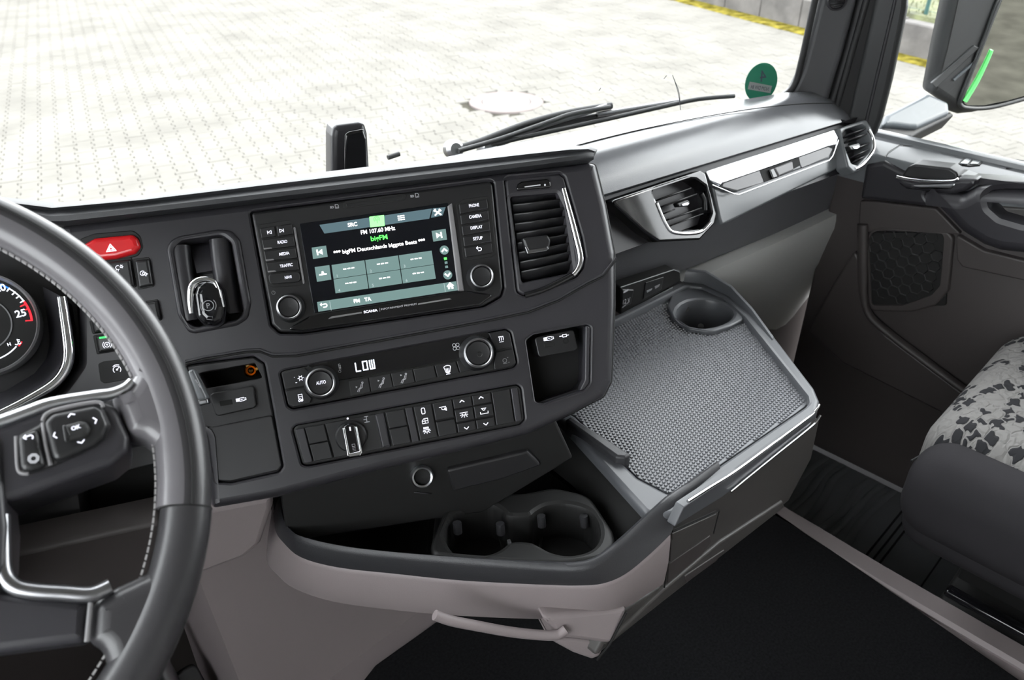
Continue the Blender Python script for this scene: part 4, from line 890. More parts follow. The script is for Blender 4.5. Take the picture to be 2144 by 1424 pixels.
# ================================================================== shelf with studded mat
SZ = -.650
sh = thing('centre_shelf', 'flat grey shelf with raised rim and studded rubber mat', 'shelf', rel(.8, .45, -.76))
RIM = [(1298, 655), (1425, 588), (1440, 580), (1478, 583), (1535, 610), (1580, 648), (1706, 812), (1717, 838), (1712, 860), (1432, 1072), (1395, 1080), (1352, 1074), (1180, 885), (1150, 860), (1150, 700)]
MATP = [(1300, 668), (1440, 598), (1470, 601), (1515, 621), (1560, 663), (1692, 828), (1694, 842), (1685, 852), (1425, 1030), (1400, 1034), (1335, 1000), (1205, 872), (1165, 850), (1165, 720)]
HR = HOR(-.641); HS = HOR(SZ)
slab('shelf_rim', HR, RIM, -.013, 0, 'shelf', sh, .006, .012, holes=[(MATP, .01)], hw=-.012, hb=.004, steps=4)
CUPH = [(1476+63*math.cos(a), 656+32*math.sin(a)-4*math.cos(a)*math.sin(a)) for a in [k*2*math.pi/20 for k in range(20)]]
slab('shelf_floor', HS, MATP, -.02, -.0035, 'mat_hex', sh, .001, .01, holes=[(CUPH, 0)], hb=.0005)
# raised back wall of the rim
rw = [(1436, 584), (1475, 588), (1530, 614), (1574, 652), (1620, 705)]
L_ = []
for i, (x, y) in enumerate(rw):
    p = HR.hit(x, y); h = (.022, .022, .016, .009, .002)[i]; q = Vector((-.012, -.004, 0))
    L_.append([p+Vector((0, 0, -.01)), p+Vector((0, 0, h-.002)), p+q*.3+Vector((0, 0, h)), p+q*.8+Vector((0, 0, h)), p+q+Vector((0, 0, h-.003)), p+q+Vector((0, 0, -.01))])
sections('rim_wall', L_, 'shelf', sh, 50)
# studs
CUPC = HS.uv(1476, 655); lo = ccw(off(rnd(ccw(pxuv(HS, MATP, 0)), .01), .004))
def inpoly(x, y, P):
    r = False
    for (ax, ay), (bx, by) in zip(P, P[1:]+P[:1]):
        if (ay > y) != (by > y) and x < (bx-ax)*(y-ay)/(by-ay)+ax: r = not r
    return r
CUPR = rnd(ccw(pxuv(HS, [(1395, 640), (1405, 618), (1445, 600), (1500, 600), (1552, 640), (1562, 668), (1530, 685), (1490, 699), (1440, 690), (1405, 665)], 0)), .02)
V = []; Fc = []; S_ = .0058
us_, vs_ = [p[0] for p in lo], [p[1] for p in lo]
i = 0
y = min(vs_)
while y < max(vs_):
    x = min(us_)+(S_/2 if i % 2 else 0)
    while x < max(us_):
        if inpoly(x, y, lo) and not inpoly(x, y, CUPR):
            b0 = len(V)
            for r, w in ((.0026, -.0038), (.0015, -.0018)):
                V += [HS.pt(x+r*math.cos(k*math.pi/3), y+r*math.sin(k*math.pi/3), w) for k in range(6)]
            Fc += [(b0+k, b0+(k+1) % 6, b0+6+(k+1) % 6, b0+6+k) for k in range(6)]+[tuple(range(b0+6, b0+12))]
        x += S_
    y += S_*.866; i += 1
st_ = mk('mat_studs', V, Fc, 'mat_hex', sh, 20); st_['kind'] = 'stuff'
# cup holder in the shelf
cpz = HOR(-.6485)
CUPI = [(1476+59*math.cos(a)*(1.0), 656+29*math.sin(a)-4*math.cos(a)*math.sin(a)) for a in [k*2*math.pi/20 for k in range(20)]]
ch = slab('cup_ring', cpz, [(1397, 640), (1406, 618), (1445, 602), (1500, 604), (1549, 640), (1558, 668), (1530, 682), (1490, 695), (1440, 686), (1408, 664)], -.004, .003, 'shelf', sh, .003, .018, holes=[(CUPI, .0)], hw=-.075, hb=.006, steps=4)
slab('cup_floor', HOR(-.72), [(x, y+25) for x, y in CUPI], -.01, 0, 'void', sh, .001, 0)
for a in (100, 220, 340):
    x, y = 1476+50*math.cos(math.radians(a)), 662+22*math.sin(math.radians(a)); tube('cup_clip', [cpz.hit(x, y, -.012), cpz.hit(x, y, -.05)], .005, 'tray', sh, 8)
lip = [(1182, 878), (1196, 870), (1322, 950), (1310, 958), (1290, 956)]
slab('card_rail', HOR(-.632), lip, -.02, .002, 'rim_black', sh, .004, .004)
# ================================================================== lower tray with twin cup holder
tr = thing('storage_tray', 'black deep storage tray with twin cup holder and beige front edge', 'tray', rel(.4, .48, -.80))
T_in = [(592, 1040), (598, 1080), (612, 1108), (640, 1120), (720, 1138), (831, 1151), (971, 1161), (1150, 1171), (1212, 1170), (1250, 1158), (1292, 1126), (1345, 1078), (1392, 1036)]
T_rd = [(580, 1045), (586, 1088), (604, 1114), (634, 1134), (718, 1153), (831, 1166), (971, 1178), (1150, 1191), (1215, 1191), (1256, 1178), (1300, 1145), (1355, 1092), (1404, 1050)]
T_bd = [(572, 1075), (577, 1112), (594, 1137), (630, 1167), (706, 1188), (831, 1202), (971, 1216), (1150, 1225), (1215, 1226), (1262, 1222), (1308, 1203), (1358, 1163), (1404, 1119)]
T_bt = [(560, 1140), (560, 1180), (582, 1208), (618, 1236), (700, 1263), (831, 1281), (971, 1293), (1150, 1300), (1215, 1299), (1262, 1294), (1312, 1276), (1356, 1247), (1390, 1226)]
def rail(P, z, z2, sub=4): return smooth_path([zhit(x, y, z+(z2-z)*max(0, (i-7)/5)**1.3) for i, (x, y) in enumerate(P)], sub)
R0, R1, R2, R3 = rail(T_in, -.653, -.634), rail(T_rd, -.656, -.634), rail(T_bd, -.688, -.658), rail(T_bt, -.750, -.736)
XI = [zhit(1440, 1004, -.634), zhit(1500, 962, -.635)]; XR = [zhit(1450, 1019, -.635), zhit(1508, 975, -.637)]; XB = [zhit(1434, 1062, -.650), zhit(1512, 1000, -.650)]
L_ = []
for a, b, c in zip(R0+smooth_path([R0[-1]]+XI, 4)[1:], R1+smooth_path([R1[-1]]+XR, 4)[1:], R2+smooth_path([R2[-1]]+XB, 4)[1:]):
    inn = (a-b).normalized(); dn = Vector((0, 0, -1))
    L_.append([a+dn*.05, a+dn*.004, a+dn*.001-inn*.002, a.lerp(b, .5)+Vector((0, 0, .0012)), b+inn*.002, b+dn*.004-inn*.001, c, c+inn*.014, c+inn*.018+dn*.02])
sections('tray_rim', L_, 'rim_black', tr, 50)
L_ = []
for c, d in zip(R2, R3):
    inn = (c-d); inn.z = 0; inn = Vector((.55, .83, 0)) if inn.length < 1e-4 else inn
    i2 = Vector((.5, .86, 0))
    m = c.lerp(d, .5)+Vector((-.002, -.003, 0))
    L_.append([c+i2*.006+Vector((0, 0, .003)), c+Vector((0, 0, -.001)), c.lerp(d, .1)-i2*.0015, m, c.lerp(d, .9), d+i2*.002, d+i2*.014+Vector((0, 0, -.002)), c+i2*.02])
fr_b = sections('tray_front', L_, 'beige', tr, 50); fr_b['label'] = 'beige grained front edge of the tray'
HT = HOR(-.735)
slab('tray_floor', HT, [(560, 1040), (600, 1160), (700, 1190), (1150, 1230), (1270, 1210), (1420, 1080), (1250, 900), (900, 930)], -.01, 0, 'tray', tr, .002, .01)
BW = Frame(PAN.hit(880, 1000, -.045), (-.52, -.85, .08))
slab('tray_back', BW, [(585, 1030), (800, 960), (1150, 850), (1200, 960), (1010, 1075), (900, 1090), (640, 1130), (600, 1120)], -.02, 0, 'tray', tr, .003, .004)
# raised insert with two cup wells
HI = HOR(-.672)
EIGHT = [(932, 1121), (943, 1084), (971, 1067), (1000, 1059), (1027, 1056), (1050, 1068), (1064, 1080), (1109, 1080), (1122, 1071), (1145, 1059), (1184, 1055), (1226, 1065), (1250, 1090), (1254, 1126), (1234, 1150), (1193, 1160), (1156, 1154), (1128, 1140), (1108, 1132), (1070, 1132), (1048, 1147), (1025, 1157), (985, 1162), (952, 1155)]
EIGHT = [(v.x, v.y) for v in smooth_path([Vector((x, y, 0)) for x, y in EIGHT], 4, True)]
ins = slab('cup_insert', HI, [(930, 1068), (965, 1035), (1100, 1030), (1160, 1018), (1235, 1035), (1284, 1110), (1290, 1140), (1262, 1170), (1180, 1182), (1000, 1172), (905, 1163), (900, 1140)], -.06, 0, 'tray', tr, .006, .03, holes=[(EIGHT, .004)], hw=-.058, hb=.006, steps=4)
RZ = [(930, 1066), (960, 985), (985, 968), (1105, 946), (1240, 1045), (1290, 1135), (1350, 1075), (1180, 890), (1020, 930), (920, 985)]
slab('insert_floor', HOR(-.728), [(900, 1060), (1280, 1060), (1300, 1190), (890, 1190)], -.004, 0, 'void', ins, .001, .004)
for c in ((992, 1130), (1190, 1126)):
    f_ = HOR(-.726); k = f_.sc(*c); ringlathe('well_ring', f_, (c[0], c[1]+18), [(.036, 0), (.036, .004), (.033, .004), (.033, 0)], 'tray', ins, 32)
for (x, y) in ((957, 1094), (1047, 1096), (1133, 1080), (1222, 1080)):
    tube('cup_clip', [HI.hit(x, y, -.006), HI.hit(x+2, y+22, -.02)], .0052, 'rim_black', ins, 8)
gl = slab('screw', HI, [(1061, 1130), (1068, 1128), (1071, 1136), (1064, 1138)], -.004, .001, 'steel', ins, .0005, .001)
# sloping inner wall rising from the insert to the shelf
A = [(925, 985), (985, 955), (1110, 925), (1180, 905), (1200, 900)]
a_ = [HOR(-.66).hit(x, y) for x, y in ((1120, 905), (1190, 900), (1270, 985), (1340, 1070), (1345, 1085))]
b_ = [HOR(-.700).hit(x, y) for x, y in ((1100, 948), (1115, 952), (1215, 1032), (1280, 1110), (1300, 1140))]
L_ = []
for p, q in zip(smooth_path(a_, 5), smooth_path(b_, 5)): L_.append([p+Vector((.01, 0, .0)), p, p.lerp(q, .3)+Vector((0, 0, -.006)), q, q+Vector((.01, 0, -.01))])
sections('tray_side', L_, 'tray', tr, 50, True)
dv = [HOR(-.69).hit(x, y) for x, y in ((905, 1160), (912, 1090), (922, 1020), (935, 985), (985, 968), (1040, 955), (1105, 945))]
L_ = [[p+Vector((-.004, 0, -.05)), p+Vector((-.002, 0, -.002)), p, p+Vector((.006, .002, 0)), p+Vector((.010, .003, -.05))] for p in smooth_path(dv, 5)]
sections('divider', L_, 'tray', tr, 50)
slab('rear_bin_floor', HOR(-.715), [(940, 1000), (1115, 960), (1215, 1040), (950, 1060)], -.004, 0, 'tray', tr, .001, .006)
slab('rear_bin_wall', BW, [(935, 985), (1105, 945), (1135, 975), (1050, 1005), (950, 1030)], -.004, .006, 'panel_low', tr, .003, .004)
sc12 = thing('power_socket', 'round chrome ringed 12 volt socket in the tray back wall', 'socket', BW.hit(885, 1022))
SKF = Frame(BW.hit(884, 999, .004), (-.45, -.74, .50)); kb2 = SKF.sc(885, 1000)
ringlathe('chrome_ring', SKF, (884, 999), [(24*kb2, -.012), (24*kb2, .006), (21*kb2, .0085), (17.5*kb2, .0075), (17*kb2, -.01)], 'satin', sc12, 40, k=.006)
lathe('socket_plug', SKF, (884, 999), [(17*kb2, -.01), (17*kb2, .002), (0, .001)], 'void', sc12, 32, k=.002)
tube('tab_line', [BW.hit(867, 1031, .001), BW.hit(903, 1034, .001)], .0008, 'panel', sc12, 6)
# ================================================================== console front: drawers under the shelf
dr = thing('console_drawer_unit', 'dark taupe drawer front under the shelf with chrome edge lines', 'drawer unit', rel(.7, .34, -.85))
slab('body', FRT, [(1400, 1100), (1432, 1078), (1560, 984), (1708, 872), (1717, 880), (1700, 960), (1652, 1050), (1245, 1378), (1290, 1290), (1388, 1228)], -.03, 0, 'taupe', dr, .005, .004)
slab('upper_band', FRT, [(1432, 1062), (1560, 976), (1702, 876), (1694, 896), (1566, 1001), (1530, 1028), (1510, 1043), (1420, 1098), (1412, 1105)], -.002, .009, 'shelf', dr, .0015, .002)
tube('chrome_line', smooth_path([FRT.hit(x, y, .012) for x, y in ((1716, 846), (1708, 860), (1690, 876), (1620, 928), (1544, 984), (1490, 1018), (1440, 1050))], 5), .0019, 'chrome', dr, 8)
tube('chrome_line', smooth_path([FRT.hit(x, y, .011) for x, y in ((1718, 870), (1708, 884), (1690, 900), (1630, 948), (1566, 1000), (1530, 1030))], 5), .0017, 'chrome', dr, 8)
fl = slab('flap', FRT, [(1406, 1116), (1504, 1072), (1493, 1115), (1403, 1177)], -.001, .004, 'taupe', dr, .0012, .002)
slab('flap_lip', FRT, [(1408, 1118), (1501, 1076), (1499, 1083), (1408, 1131)], .003, .0055, 'taupe', fl, .001, .001)
slab('finger_recess', FRT, [(1400, 1182), (1488, 1122), (1490, 1135), (1470, 1162), (1398, 1222)], -.001, .0015, 'brown', dr, .001, .003)
slab('lower_drawer', FRT, [(1392, 1234), (1470, 1168), (1510, 1135), (1640, 1050), (1644, 1062), (1400, 1252), (1300, 1330), (1258, 1360)], -.02, .004, 'taupe', dr, .003, .004)
slab('pull_recess', FRT, [(1434, 1207), (1520, 1150), (1500, 1175), (1437, 1221)], .003, .0055, 'brown', dr, .001, .002)
tube('seam', [FRT.hit(1405, 1110, .003), FRT.hit(1391, 1230, .003)], .0011, 'void', dr, 6)
tube('seam', [FRT.hit(1408, 1113, .0036), FRT.hit(1506, 1069, .0036), FRT.hit(1494, 1117, .0036)], .0009, 'void', dr, 6)
# beige lower block with grab handle below the tray
gb = thing('grab_handle', 'beige moulded grab handle and foot below the tray front', 'handle', rel(.48, .36, -.88))
BF = Frame(zhit(1200, 1320, -.742), (-.45, -.85, .28))
slab('handle_block', BF, [(1130, 1292), (1316, 1272), (1286, 1342), (1274, 1350), (1200, 1340), (1148, 1334), (1160, 1320)], -.05, 0, 'beige', gb, .006, .006)
slab('handle_foot', BF, [(1130, 1330), (1272, 1344), (1256, 1376), (1240, 1382), (1200, 1368)], -.06, -.012, 'beige', gb, .004, .006)
tube('grip_bar', smooth_path([BF.hit(x, y, .004) for x, y in ((910, 1288), (945, 1300), (1000, 1311), (1060, 1322), (1120, 1329), (1165, 1330), (1185, 1318))], 5), .0055, 'beige', gb, 12)
tube('gap', [BF.hit(1311, 1282, .001), BF.hit(1276, 1350, .001), BF.hit(1250, 1382, -.008)], .0015, 'void', gb, 6)
# ================================================================== instrument cluster
ic = thing('instrument_cluster', 'round dashboard gauge with blue and red arcs behind the steering wheel', 'gauge', CLU.hit(0, 800))
slab('housing', CLU, [(-140, 470), (100, 480), (165, 560), (175, 720), (150, 830), (60, 900), (-140, 990)], -.06, -.03, 'panel_low', ic, .004, .01)
gc = CLU.uv(-40, 680, 0); kc = CLU.sc(0, 680)
lathe('dial', CLU, gc, [(120*kc, -.03), (118*kc, 0), (0, 0)], 'black', ic, 64, px=False)
ringlathe('bezel_ring', CLU, gc, [(128*kc, -.025), (127*kc, .010), (122*kc, .012), (118*kc, .004), (118*kc, -.01)], 'trimgrey', ic, 72, px=False)
ringlathe('inner_ring', CLU, gc, [(66*kc, 0), (66*kc, .0012), (63*kc, .0012), (63*kc, 0)], 'printdim', ic, 48, px=False)
def arcs(a0, a1, m, w=4, r=108):
    n = 14; V = []; Fc = []
    for i in range(n+1):
        a = math.radians(a0+(a1-a0)*i/n)
        for rr in (r-w/2, r+w/2): V.append(CLU.pt(gc[0]+rr*kc*math.cos(a), gc[1]+rr*kc*math.sin(a), .0008))
    for i in range(n): Fc.append((2*i, 2*i+1, 2*i+3, 2*i+2))
    mk('scale_arc', V, Fc, m, ic)
def tick(a, m, l=12, w=3, r=108):
    a = math.radians(a); e = Vector((math.cos(a), math.sin(a))); f = Vector((-e.y, e.x))*w/2*kc
    P = [Vector(gc)+e*(r+2)*kc+f, Vector(gc)+e*(r-l)*kc+f, Vector(gc)+e*(r-l)*kc-f, Vector(gc)+e*(r+2)*kc-f]
    mk('tick', [CLU.pt(p.x, p.y, .0010) for p in P], [(0, 1, 2, 3)], m, ic)
arcs(42, 66, 'gauge_b'); arcs(18, 41, 'gauge_w', 3); arcs(-10, 17, 'gauge_r', 5); arcs(67, 120, 'gauge_w', 3)
for a in (66, 58, 50): tick(a, 'gauge_b', 10)
for a in (41, 33, 26, 18): tick(a, 'gauge_w', 9)
for a in (13, 6): tick(a, 'gauge_r', 14 if a == 13 else 8)
tick(-10, 'gauge_r', 14)
text(CLU, '25', 43, 656, 17, 'gauge_w', ic, .0012, bold=.02); text(CLU, '20', 0, 603, 17, 'gauge_w', ic, .0012, bold=.02)
arcs(-50, -42, 'gauge_r', 3, 96); arcs(-90, -52, 'gauge_w', 3, 92)
text(CLU, 'H', 19, 721, 8, 'gauge_w', ic, .0012, bold=.02); strokes(CLU, 38, 717, 1, [[(0, 8), (0, -4)], [(0, 6), (4, 6)], [(0, 2), (4, 2)], [(-7, -3), (-4, -5), (-1, -3), (2, -5), (5, -3)]], 2, 'gauge_w', ic, .0012)
cst = [(129, 622), (136, 668), (142, 712), (144, 742), (137, 773), (112, 804), (56, 838), (0, 866), (-40, 884)]
tube('chrome_strip', smooth_path([CLU.hit(x, y, .025) for x, y in cst], 5), [.0046+.0008*math.sin(i*.12) for i in range(41)], 'chrome', ic, 12)
L_ = []
for x, y in cst: 
    p, q = CLU.hit(x-2, y-2, .022), CLU.hit(x-40, y-22, -.02); L_.append([p, q, q-CLU.n*.012, p-CLU.n*.03])
sections('bowl', L_, 'panel', ic, 60)
L_ = []
for x, y in cst:
    p, q = CLU.hit(x+2, y+3, .022), CLU.hit(x+22, y+16, -.03); L_.append([p, q, q-CLU.n*.03, p-CLU.n*.05])
sections('outer_cowl', L_, 'panel_low', ic, 60)
# ================================================================== steering wheel
sw = thing('steering_wheel', 'leather rimmed steering wheel with metal trim and button pods', 'steering wheel', WHL.o)
RR, rr = .2195, .0158
def torus(name, a0, a1, R, r, m, par, n=96, seg=20, w=0, full=False):
    P = [WHL.pt(R*math.cos(math.radians(a0+(a1-a0)*i/n)), R*math.sin(math.radians(a0+(a1-a0)*i/n)), w) for i in range(n+(0 if full else 1))]
    return tube(name, P, r, m, par, seg, full, up=WHL.n)
jt = WHL.uv(420, 1066); JA = math.degrees(math.atan2(jt[1], jt[0]))
rim = torus('rim', JA, 180-JA, RR, rr, 'leather', sw)
torus('lower_rim', 180-JA, 360+JA, RR, rr*1.03, 'leather', sw, 64)
torus('joint', JA-.15, JA+.15, RR, rr*1.045, 'void', sw, 2)
torus('inner_leather', JA+.2, 180-JA, RR-.0040, rr*.93, 'leather_worn', rim, w=.0012)
torus('seam', JA+.2, 180-JA, RR+.0036, .0010, 'void', rim, seg=6, w=rr*.985)
V = []; Fc = []
for i in range(150):
    a = math.radians(JA-40+i*1.35); c, s = math.cos(a), math.sin(a); e = Vector((c, s)); f = Vector((-s, c))
    R0_ = RR-rr-.0036; d = f*.0016; o1 = Vector((R0_*c, R0_*s)); b0 = len(V)
    g = e*.0006
    for w in (.001, .0035):
        for q in (o1-d-g, o1+d*1.2-g, o1+d*1.2+g, o1-d+g): V.append(WHL.pt(q.x, q.y, w))
    Fc += [(b0, b0+1, b0+2, b0+3), (b0+4, b0+5, b0+6, b0+7), (b0, b0+1, b0+5, b0+4), (b0+1, b0+2, b0+6, b0+5), (b0+2, b0+3, b0+7, b0+6), (b0+3, b0, b0+4, b0+7)]
sti = mk('stitching', V, Fc, 'thread', sw); sti['kind'] = 'stuff'
slab('upper_web', WHL, [(228, 822), (262, 810), (278, 780), (284, 735), (345, 760), (395, 900), (385, 1010), (342, 975), (330, 935), (300, 912), (266, 906), (246, 850)], -.016, .013, 'leather_worn', sw, .012, .01, steps=5)
slab('spoke', WHL, [(-90, 915), (0, 888), (108, 849), (202, 834), (243, 849), (272, 914), (268, 945), (235, 972), (13, 1052), (-90, 1090)], -.035, .012, 'panel', sw, .006, .008, steps=4)
tube('metal_trim', smooth_path([WHL.hit(x, y, .010) for x, y in ((-90, 912), (0, 884), (60, 862), (110, 845), (200, 830), (235, 824), (262, 812), (276, 798))], 5), [.0042]*20+[.0042-.0001*i for i in range(16)], 'satin', sw, 10)
hub = slab('hub_pad', WHL, [(-160, 960), (-60, 900), (2, 905), (10, 1040), (16, 1100), (12, 1190), (-40, 1260), (-200, 1300)], -.03, .016, 'panel', sw, .006, .01)
pod = slab('button_pod', WHL, Z([(145, 410), (360, 296), (395, 250), (480, 178), (890, 104), (965, 155), (1030, 300), (980, 425), (885, 512), (470, 700), (300, 752), (200, 760), (165, 705)], 0, 820, 4.45), .008, .016, 'panel_low', sw, .003, .005)
dp = slab('direction_pad', WHL, Z([(400, 275), (485, 195), (888, 116), (955, 165), (1012, 300), (965, 415), (875, 495), (495, 672)], 0, 820, 4.45), .014, .020, 'button', pod, .004, .006, steps=4)
slab('ok_key', WHL, Z([(575, 310), (740, 265), (800, 275), (838, 330), (825, 390), (790, 425), (620, 468)], 0, 820, 4.45), .018, .024, 'black', dp, .003, .003)
slab('key_facet', WHL, Z([(577, 312), (618, 305), (655, 400), (625, 466), (600, 460)], 0, 820, 4.45), .022, .0246, 'button', dp, .001, .001)
text(WHL, 'OK', 159, 895, 9, 'white', dp, .0246, bold=.02)
for x, y, a in ((149, 869, 0), (199, 880, -95), (115, 912, 85), (170, 925, 175)): strokes(WHL, x, y, 1, [[(-7, -2), (0, 3), (7, -2)]], 2.4, 'white', dp, .0206, rot=math.radians(a+5))
bp = slab('back_pad', WHL, Z([(155, 420), (350, 318), (425, 690), (295, 738), (215, 742), (178, 700)], 0, 820, 4.45), .014, .020, 'button', pod, .004, .004, steps=4)
strokes(WHL, 60, 918, 1, [[(-9, 5), (4, 6)]+circ(4, 1, 5, 90, -60, 8), [(-4, 10), (-9, 5), (-5, 0)]], 2.4, 'white', bp, .0206); strokes(WHL, 70, 960, 1, [circ(0, 0, 7, 0, 360, 12), circ(0, 0, 11, 0, 360, 8)], 2.6, 'print', bp, .0206)
for P in (((89, 882), (108, 861), (200, 842), (216, 853)), ((34, 914), (37, 975), (44, 990), (60, 992)), ((90, 885), (96, 930), (106, 974))):
    tube('pod_edge', smooth_path([WHL.hit(x, y, .0165) for x, y in P], 5), .0013, 'trimgrey', pod, 8)
slab('lower_spoke', WHL, [(-90, 1230), (0, 1236), (186, 1258), (180, 1345), (0, 1368), (-90, 1380)], -.03, .008, 'panel', sw, .006, .006)
slab('lower_web', WHL, [(190, 1262), (245, 1226), (310, 1196), (345, 1150), (410, 1150), (395, 1260), (300, 1400), (240, 1450), (224, 1405), (212, 1362), (182, 1345)], -.016, .012, 'leather', sw, .012, .01, steps=5)
tube('metal_trim', smooth_path([WHL.hit(x, y, .009) for x, y in ((3, 1080), (4, 1140), (8, 1200), (30, 1228), (70, 1238), (130, 1242), (190, 1245), (232, 1228))], 5), .0050, 'steel', sw, 12)
tube('spoke_seam', [WHL.hit(190, 1262, .0095), WHL.hit(182, 1344, .0095)], .0016, 'trimgrey', sw, 8)
# steering column behind the hub
cw = thing('steering_column', 'black steering column shroud under the wheel hub', 'steering column', WHL.pt(0, 0, -.3))
sections('shroud', [[WHL.pt(.07*math.cos(k*.5236)*s, .08*math.sin(k*.5236)*s, w) for k in range(12)] for s, w in ((1, -.06), (1.1, -.10), (1.05, -.22), (.8, -.34))], 'panel_low', cw, 50)
# ================================================================== passenger door
door = thing('door_1', 'passenger door with grey ledge, armrest loop and speaker grille', 'door', rel(1.55, 0, -1.2), kind='structure')
xbox('door_panel', 1.505, 1.60, -.42, .60, -1.20, -.525, 'brown', door, .006)
def ledge():
    L_ = []
    for k in range(9):
        y = .60-1.02*k/8; L_.append([rel(1.50, y, -.56), rel(1.492, y, -.526), rel(1.496, y, -.508), rel(1.505, y, -.502), rel(1.585, y, -.501), rel(1.592, y, -.498), rel(1.594, y, -.491), rel(1.602, y, -.488), rel(1.612, y, -.489), rel(1.614, y, -.56)])
    return L_
sections('door_ledge', ledge(), 'doorgrey', door, 50)
LG = HOR(-.5005)
tube('ledge_seam', [LG.hit(x, y, .001) for x, y in ((1853, 330), (1860, 318), (1883, 304), (2000, 312), (2030, 318))], .0008, 'black', door, 6)
slab('switch_well', LG, [(2006, 343), (2026, 320), (2070, 325), (2052, 345), (2030, 347)], -.002, .0016, 'black', door, .0004, .002)
for P in ([(2009, 342), (2030, 324), (2042, 325), (2026, 343)], [(2043, 325), (2062, 326), (2056, 334), (2038, 333)], [(2037, 335), (2055, 336), (2048, 343), (2030, 343)]): slab('window_key', LG, P, 0, .0034, 'doorgrey', door, .0008, .001)
slab('switch_well', LG, [(2106, 352), (2124, 333), (2170, 338), (2160, 358)], -.002, .0016, 'void', door, .0004, .002); slab('window_key', LG, [(2134, 348), (2144, 340), (2175, 342), (2165, 354)], 0, .006, 'doorgrey', door, .001, .001)
DD = DOOR
slab('upper_trim', DD, [(1812, 345), (1850, 338), (1890, 358), (2010, 368), (2030, 376), (2180, 385), (2180, 400), (2050, 382), (2010, 412), (1930, 404), (1962, 436), (1830, 420), (1800, 417)], -.03, .012, 'panel', door, .008, .006, steps=4)
slab('handle_pocket', DD, [(1884, 372), (1900, 350), (1915, 344), (1988, 352), (2004, 362), (2008, 377), (1995, 382), (1930, 382)], -.02, .015, 'panel_low', door, .004, .008)
hn = slab('door_handle', DD, [(1874, 371), (1930, 381), (1996, 379), (2008, 374), (2046, 376), (2040, 388), (2020, 402), (1990, 409), (1895, 397), (1882, 388)], .006, .032, 'panel', door, .008, .006, steps=5)
tube('chrome_edge', smooth_path([DD.hit(x, y, .031) for x, y in ((1877, 371), (1900, 376), (1935, 380), (1970, 381), (1995, 379), (2006, 374))], 5), [.0035]*12+[.0035-.0001*i for i in range(14)], 'chrome', hn, 10)
slab('handle_highlight', DD, [(1900, 388), (1985, 385), (2005, 383), (1990, 398), (1920, 396)], .028, .034, 'steel', hn, .004, .004)  # steel piece stands in for the highlight on the handle underside
AR = [(1926, 405), (1945, 404), (2010, 413), (2036, 398), (2060, 396), (2230, 405), (2230, 545), (2144, 536), (2090, 530), (2055, 518), (2010, 490), (1962, 440)]
AH = [(2066, 412), (2080, 402), (2110, 400), (2230, 404), (2230, 480), (2140, 468), (2095, 455), (2072, 435)]
slab('armrest', DD, AR, -.01, .045, 'panel', door, .022, .012, holes=[(AH, .012)], hw=0, hb=.012, steps=6)
slab('armrest_pocket', DD, [(2085, 432), (2230, 440), (2230, 490), (2140, 475), (2095, 458)], -.002, .010, 'taupe', door, .004, .004)
slab('mid_panel', DD, [(1800, 421), (1830, 422), (1960, 437), (2014, 492), (1940, 488), (1850, 478), (1815, 488), (1796, 500)], -.02, .006, 'brown', door, .003, .004)
spk = slab('speaker_frame', DD, [(1812, 500), (1820, 484), (1840, 476), (1985, 486), (1996, 500), (1985, 610), (1960, 640), (1910, 654), (1826, 652), (1815, 640)], -.01, .006, 'brown', door, .004, .008, holes=[([(1818, 502), (1826, 488), (1842, 482), (1972, 489), (1976, 500), (1968, 600), (1950, 618), (1890, 640), (1824, 640)], .008)], hw=-.002)
slab('speaker_mesh', DD, [(1814, 486), (1985, 488), (1980, 640), (1818, 645)], -.006, .0015, 'black', spk, .001, .004)
V = []; Fc = []
c0 = DD.uv(1890, 548); hs = .0125
for i in range(-5, 6):
    for j in range(-7, 8):
        cx, cy = c0[0]+i*hs*1.5, c0[1]+(j+(.5 if i % 2 else 0))*hs*1.732
        if ((cx-c0[0])/.066)**2+((cy-c0[1])/.085)**2 > 1: continue
        b0 = len(V)
        for r in (hs*1.0, hs*.86): V += [DD.pt(cx+r*math.cos(k*math.pi/3), cy+r*math.sin(k*math.pi/3), .0028 if r == hs else .0016) for k in range(6)]
        Fc += [(b0+k, b0+(k+1) % 6, b0+6+(k+1) % 6, b0+6+k) for k in range(6)]
hx = mk('hexagon_ribs', V, Fc, 'panel_low', spk)
tube('pocket_edge', smooth_path([DD.hit(x, y, .012) for x, y in ((1806, 470), (1806, 560), (1808, 620), (1822, 662), (1870, 705), (1940, 758), (2010, 810), (2100, 870))], 5), .011, 'brown', door, 10, flat=.7)
slab('lower_panel', DD, [(1806, 560), (1812, 655), (1860, 705), (2040, 840), (2040, 900), (1760, 760), (1690, 690), (1740, 600), (1790, 520)], -.02, .008, 'brown', door, .006, .01)
slab('door_pocket', DD, [(2000, 490), (2060, 525), (2200, 560), (2200, 600), (2015, 560), (2003, 545)], -.01, .008, 'brown', door, .003, .006)
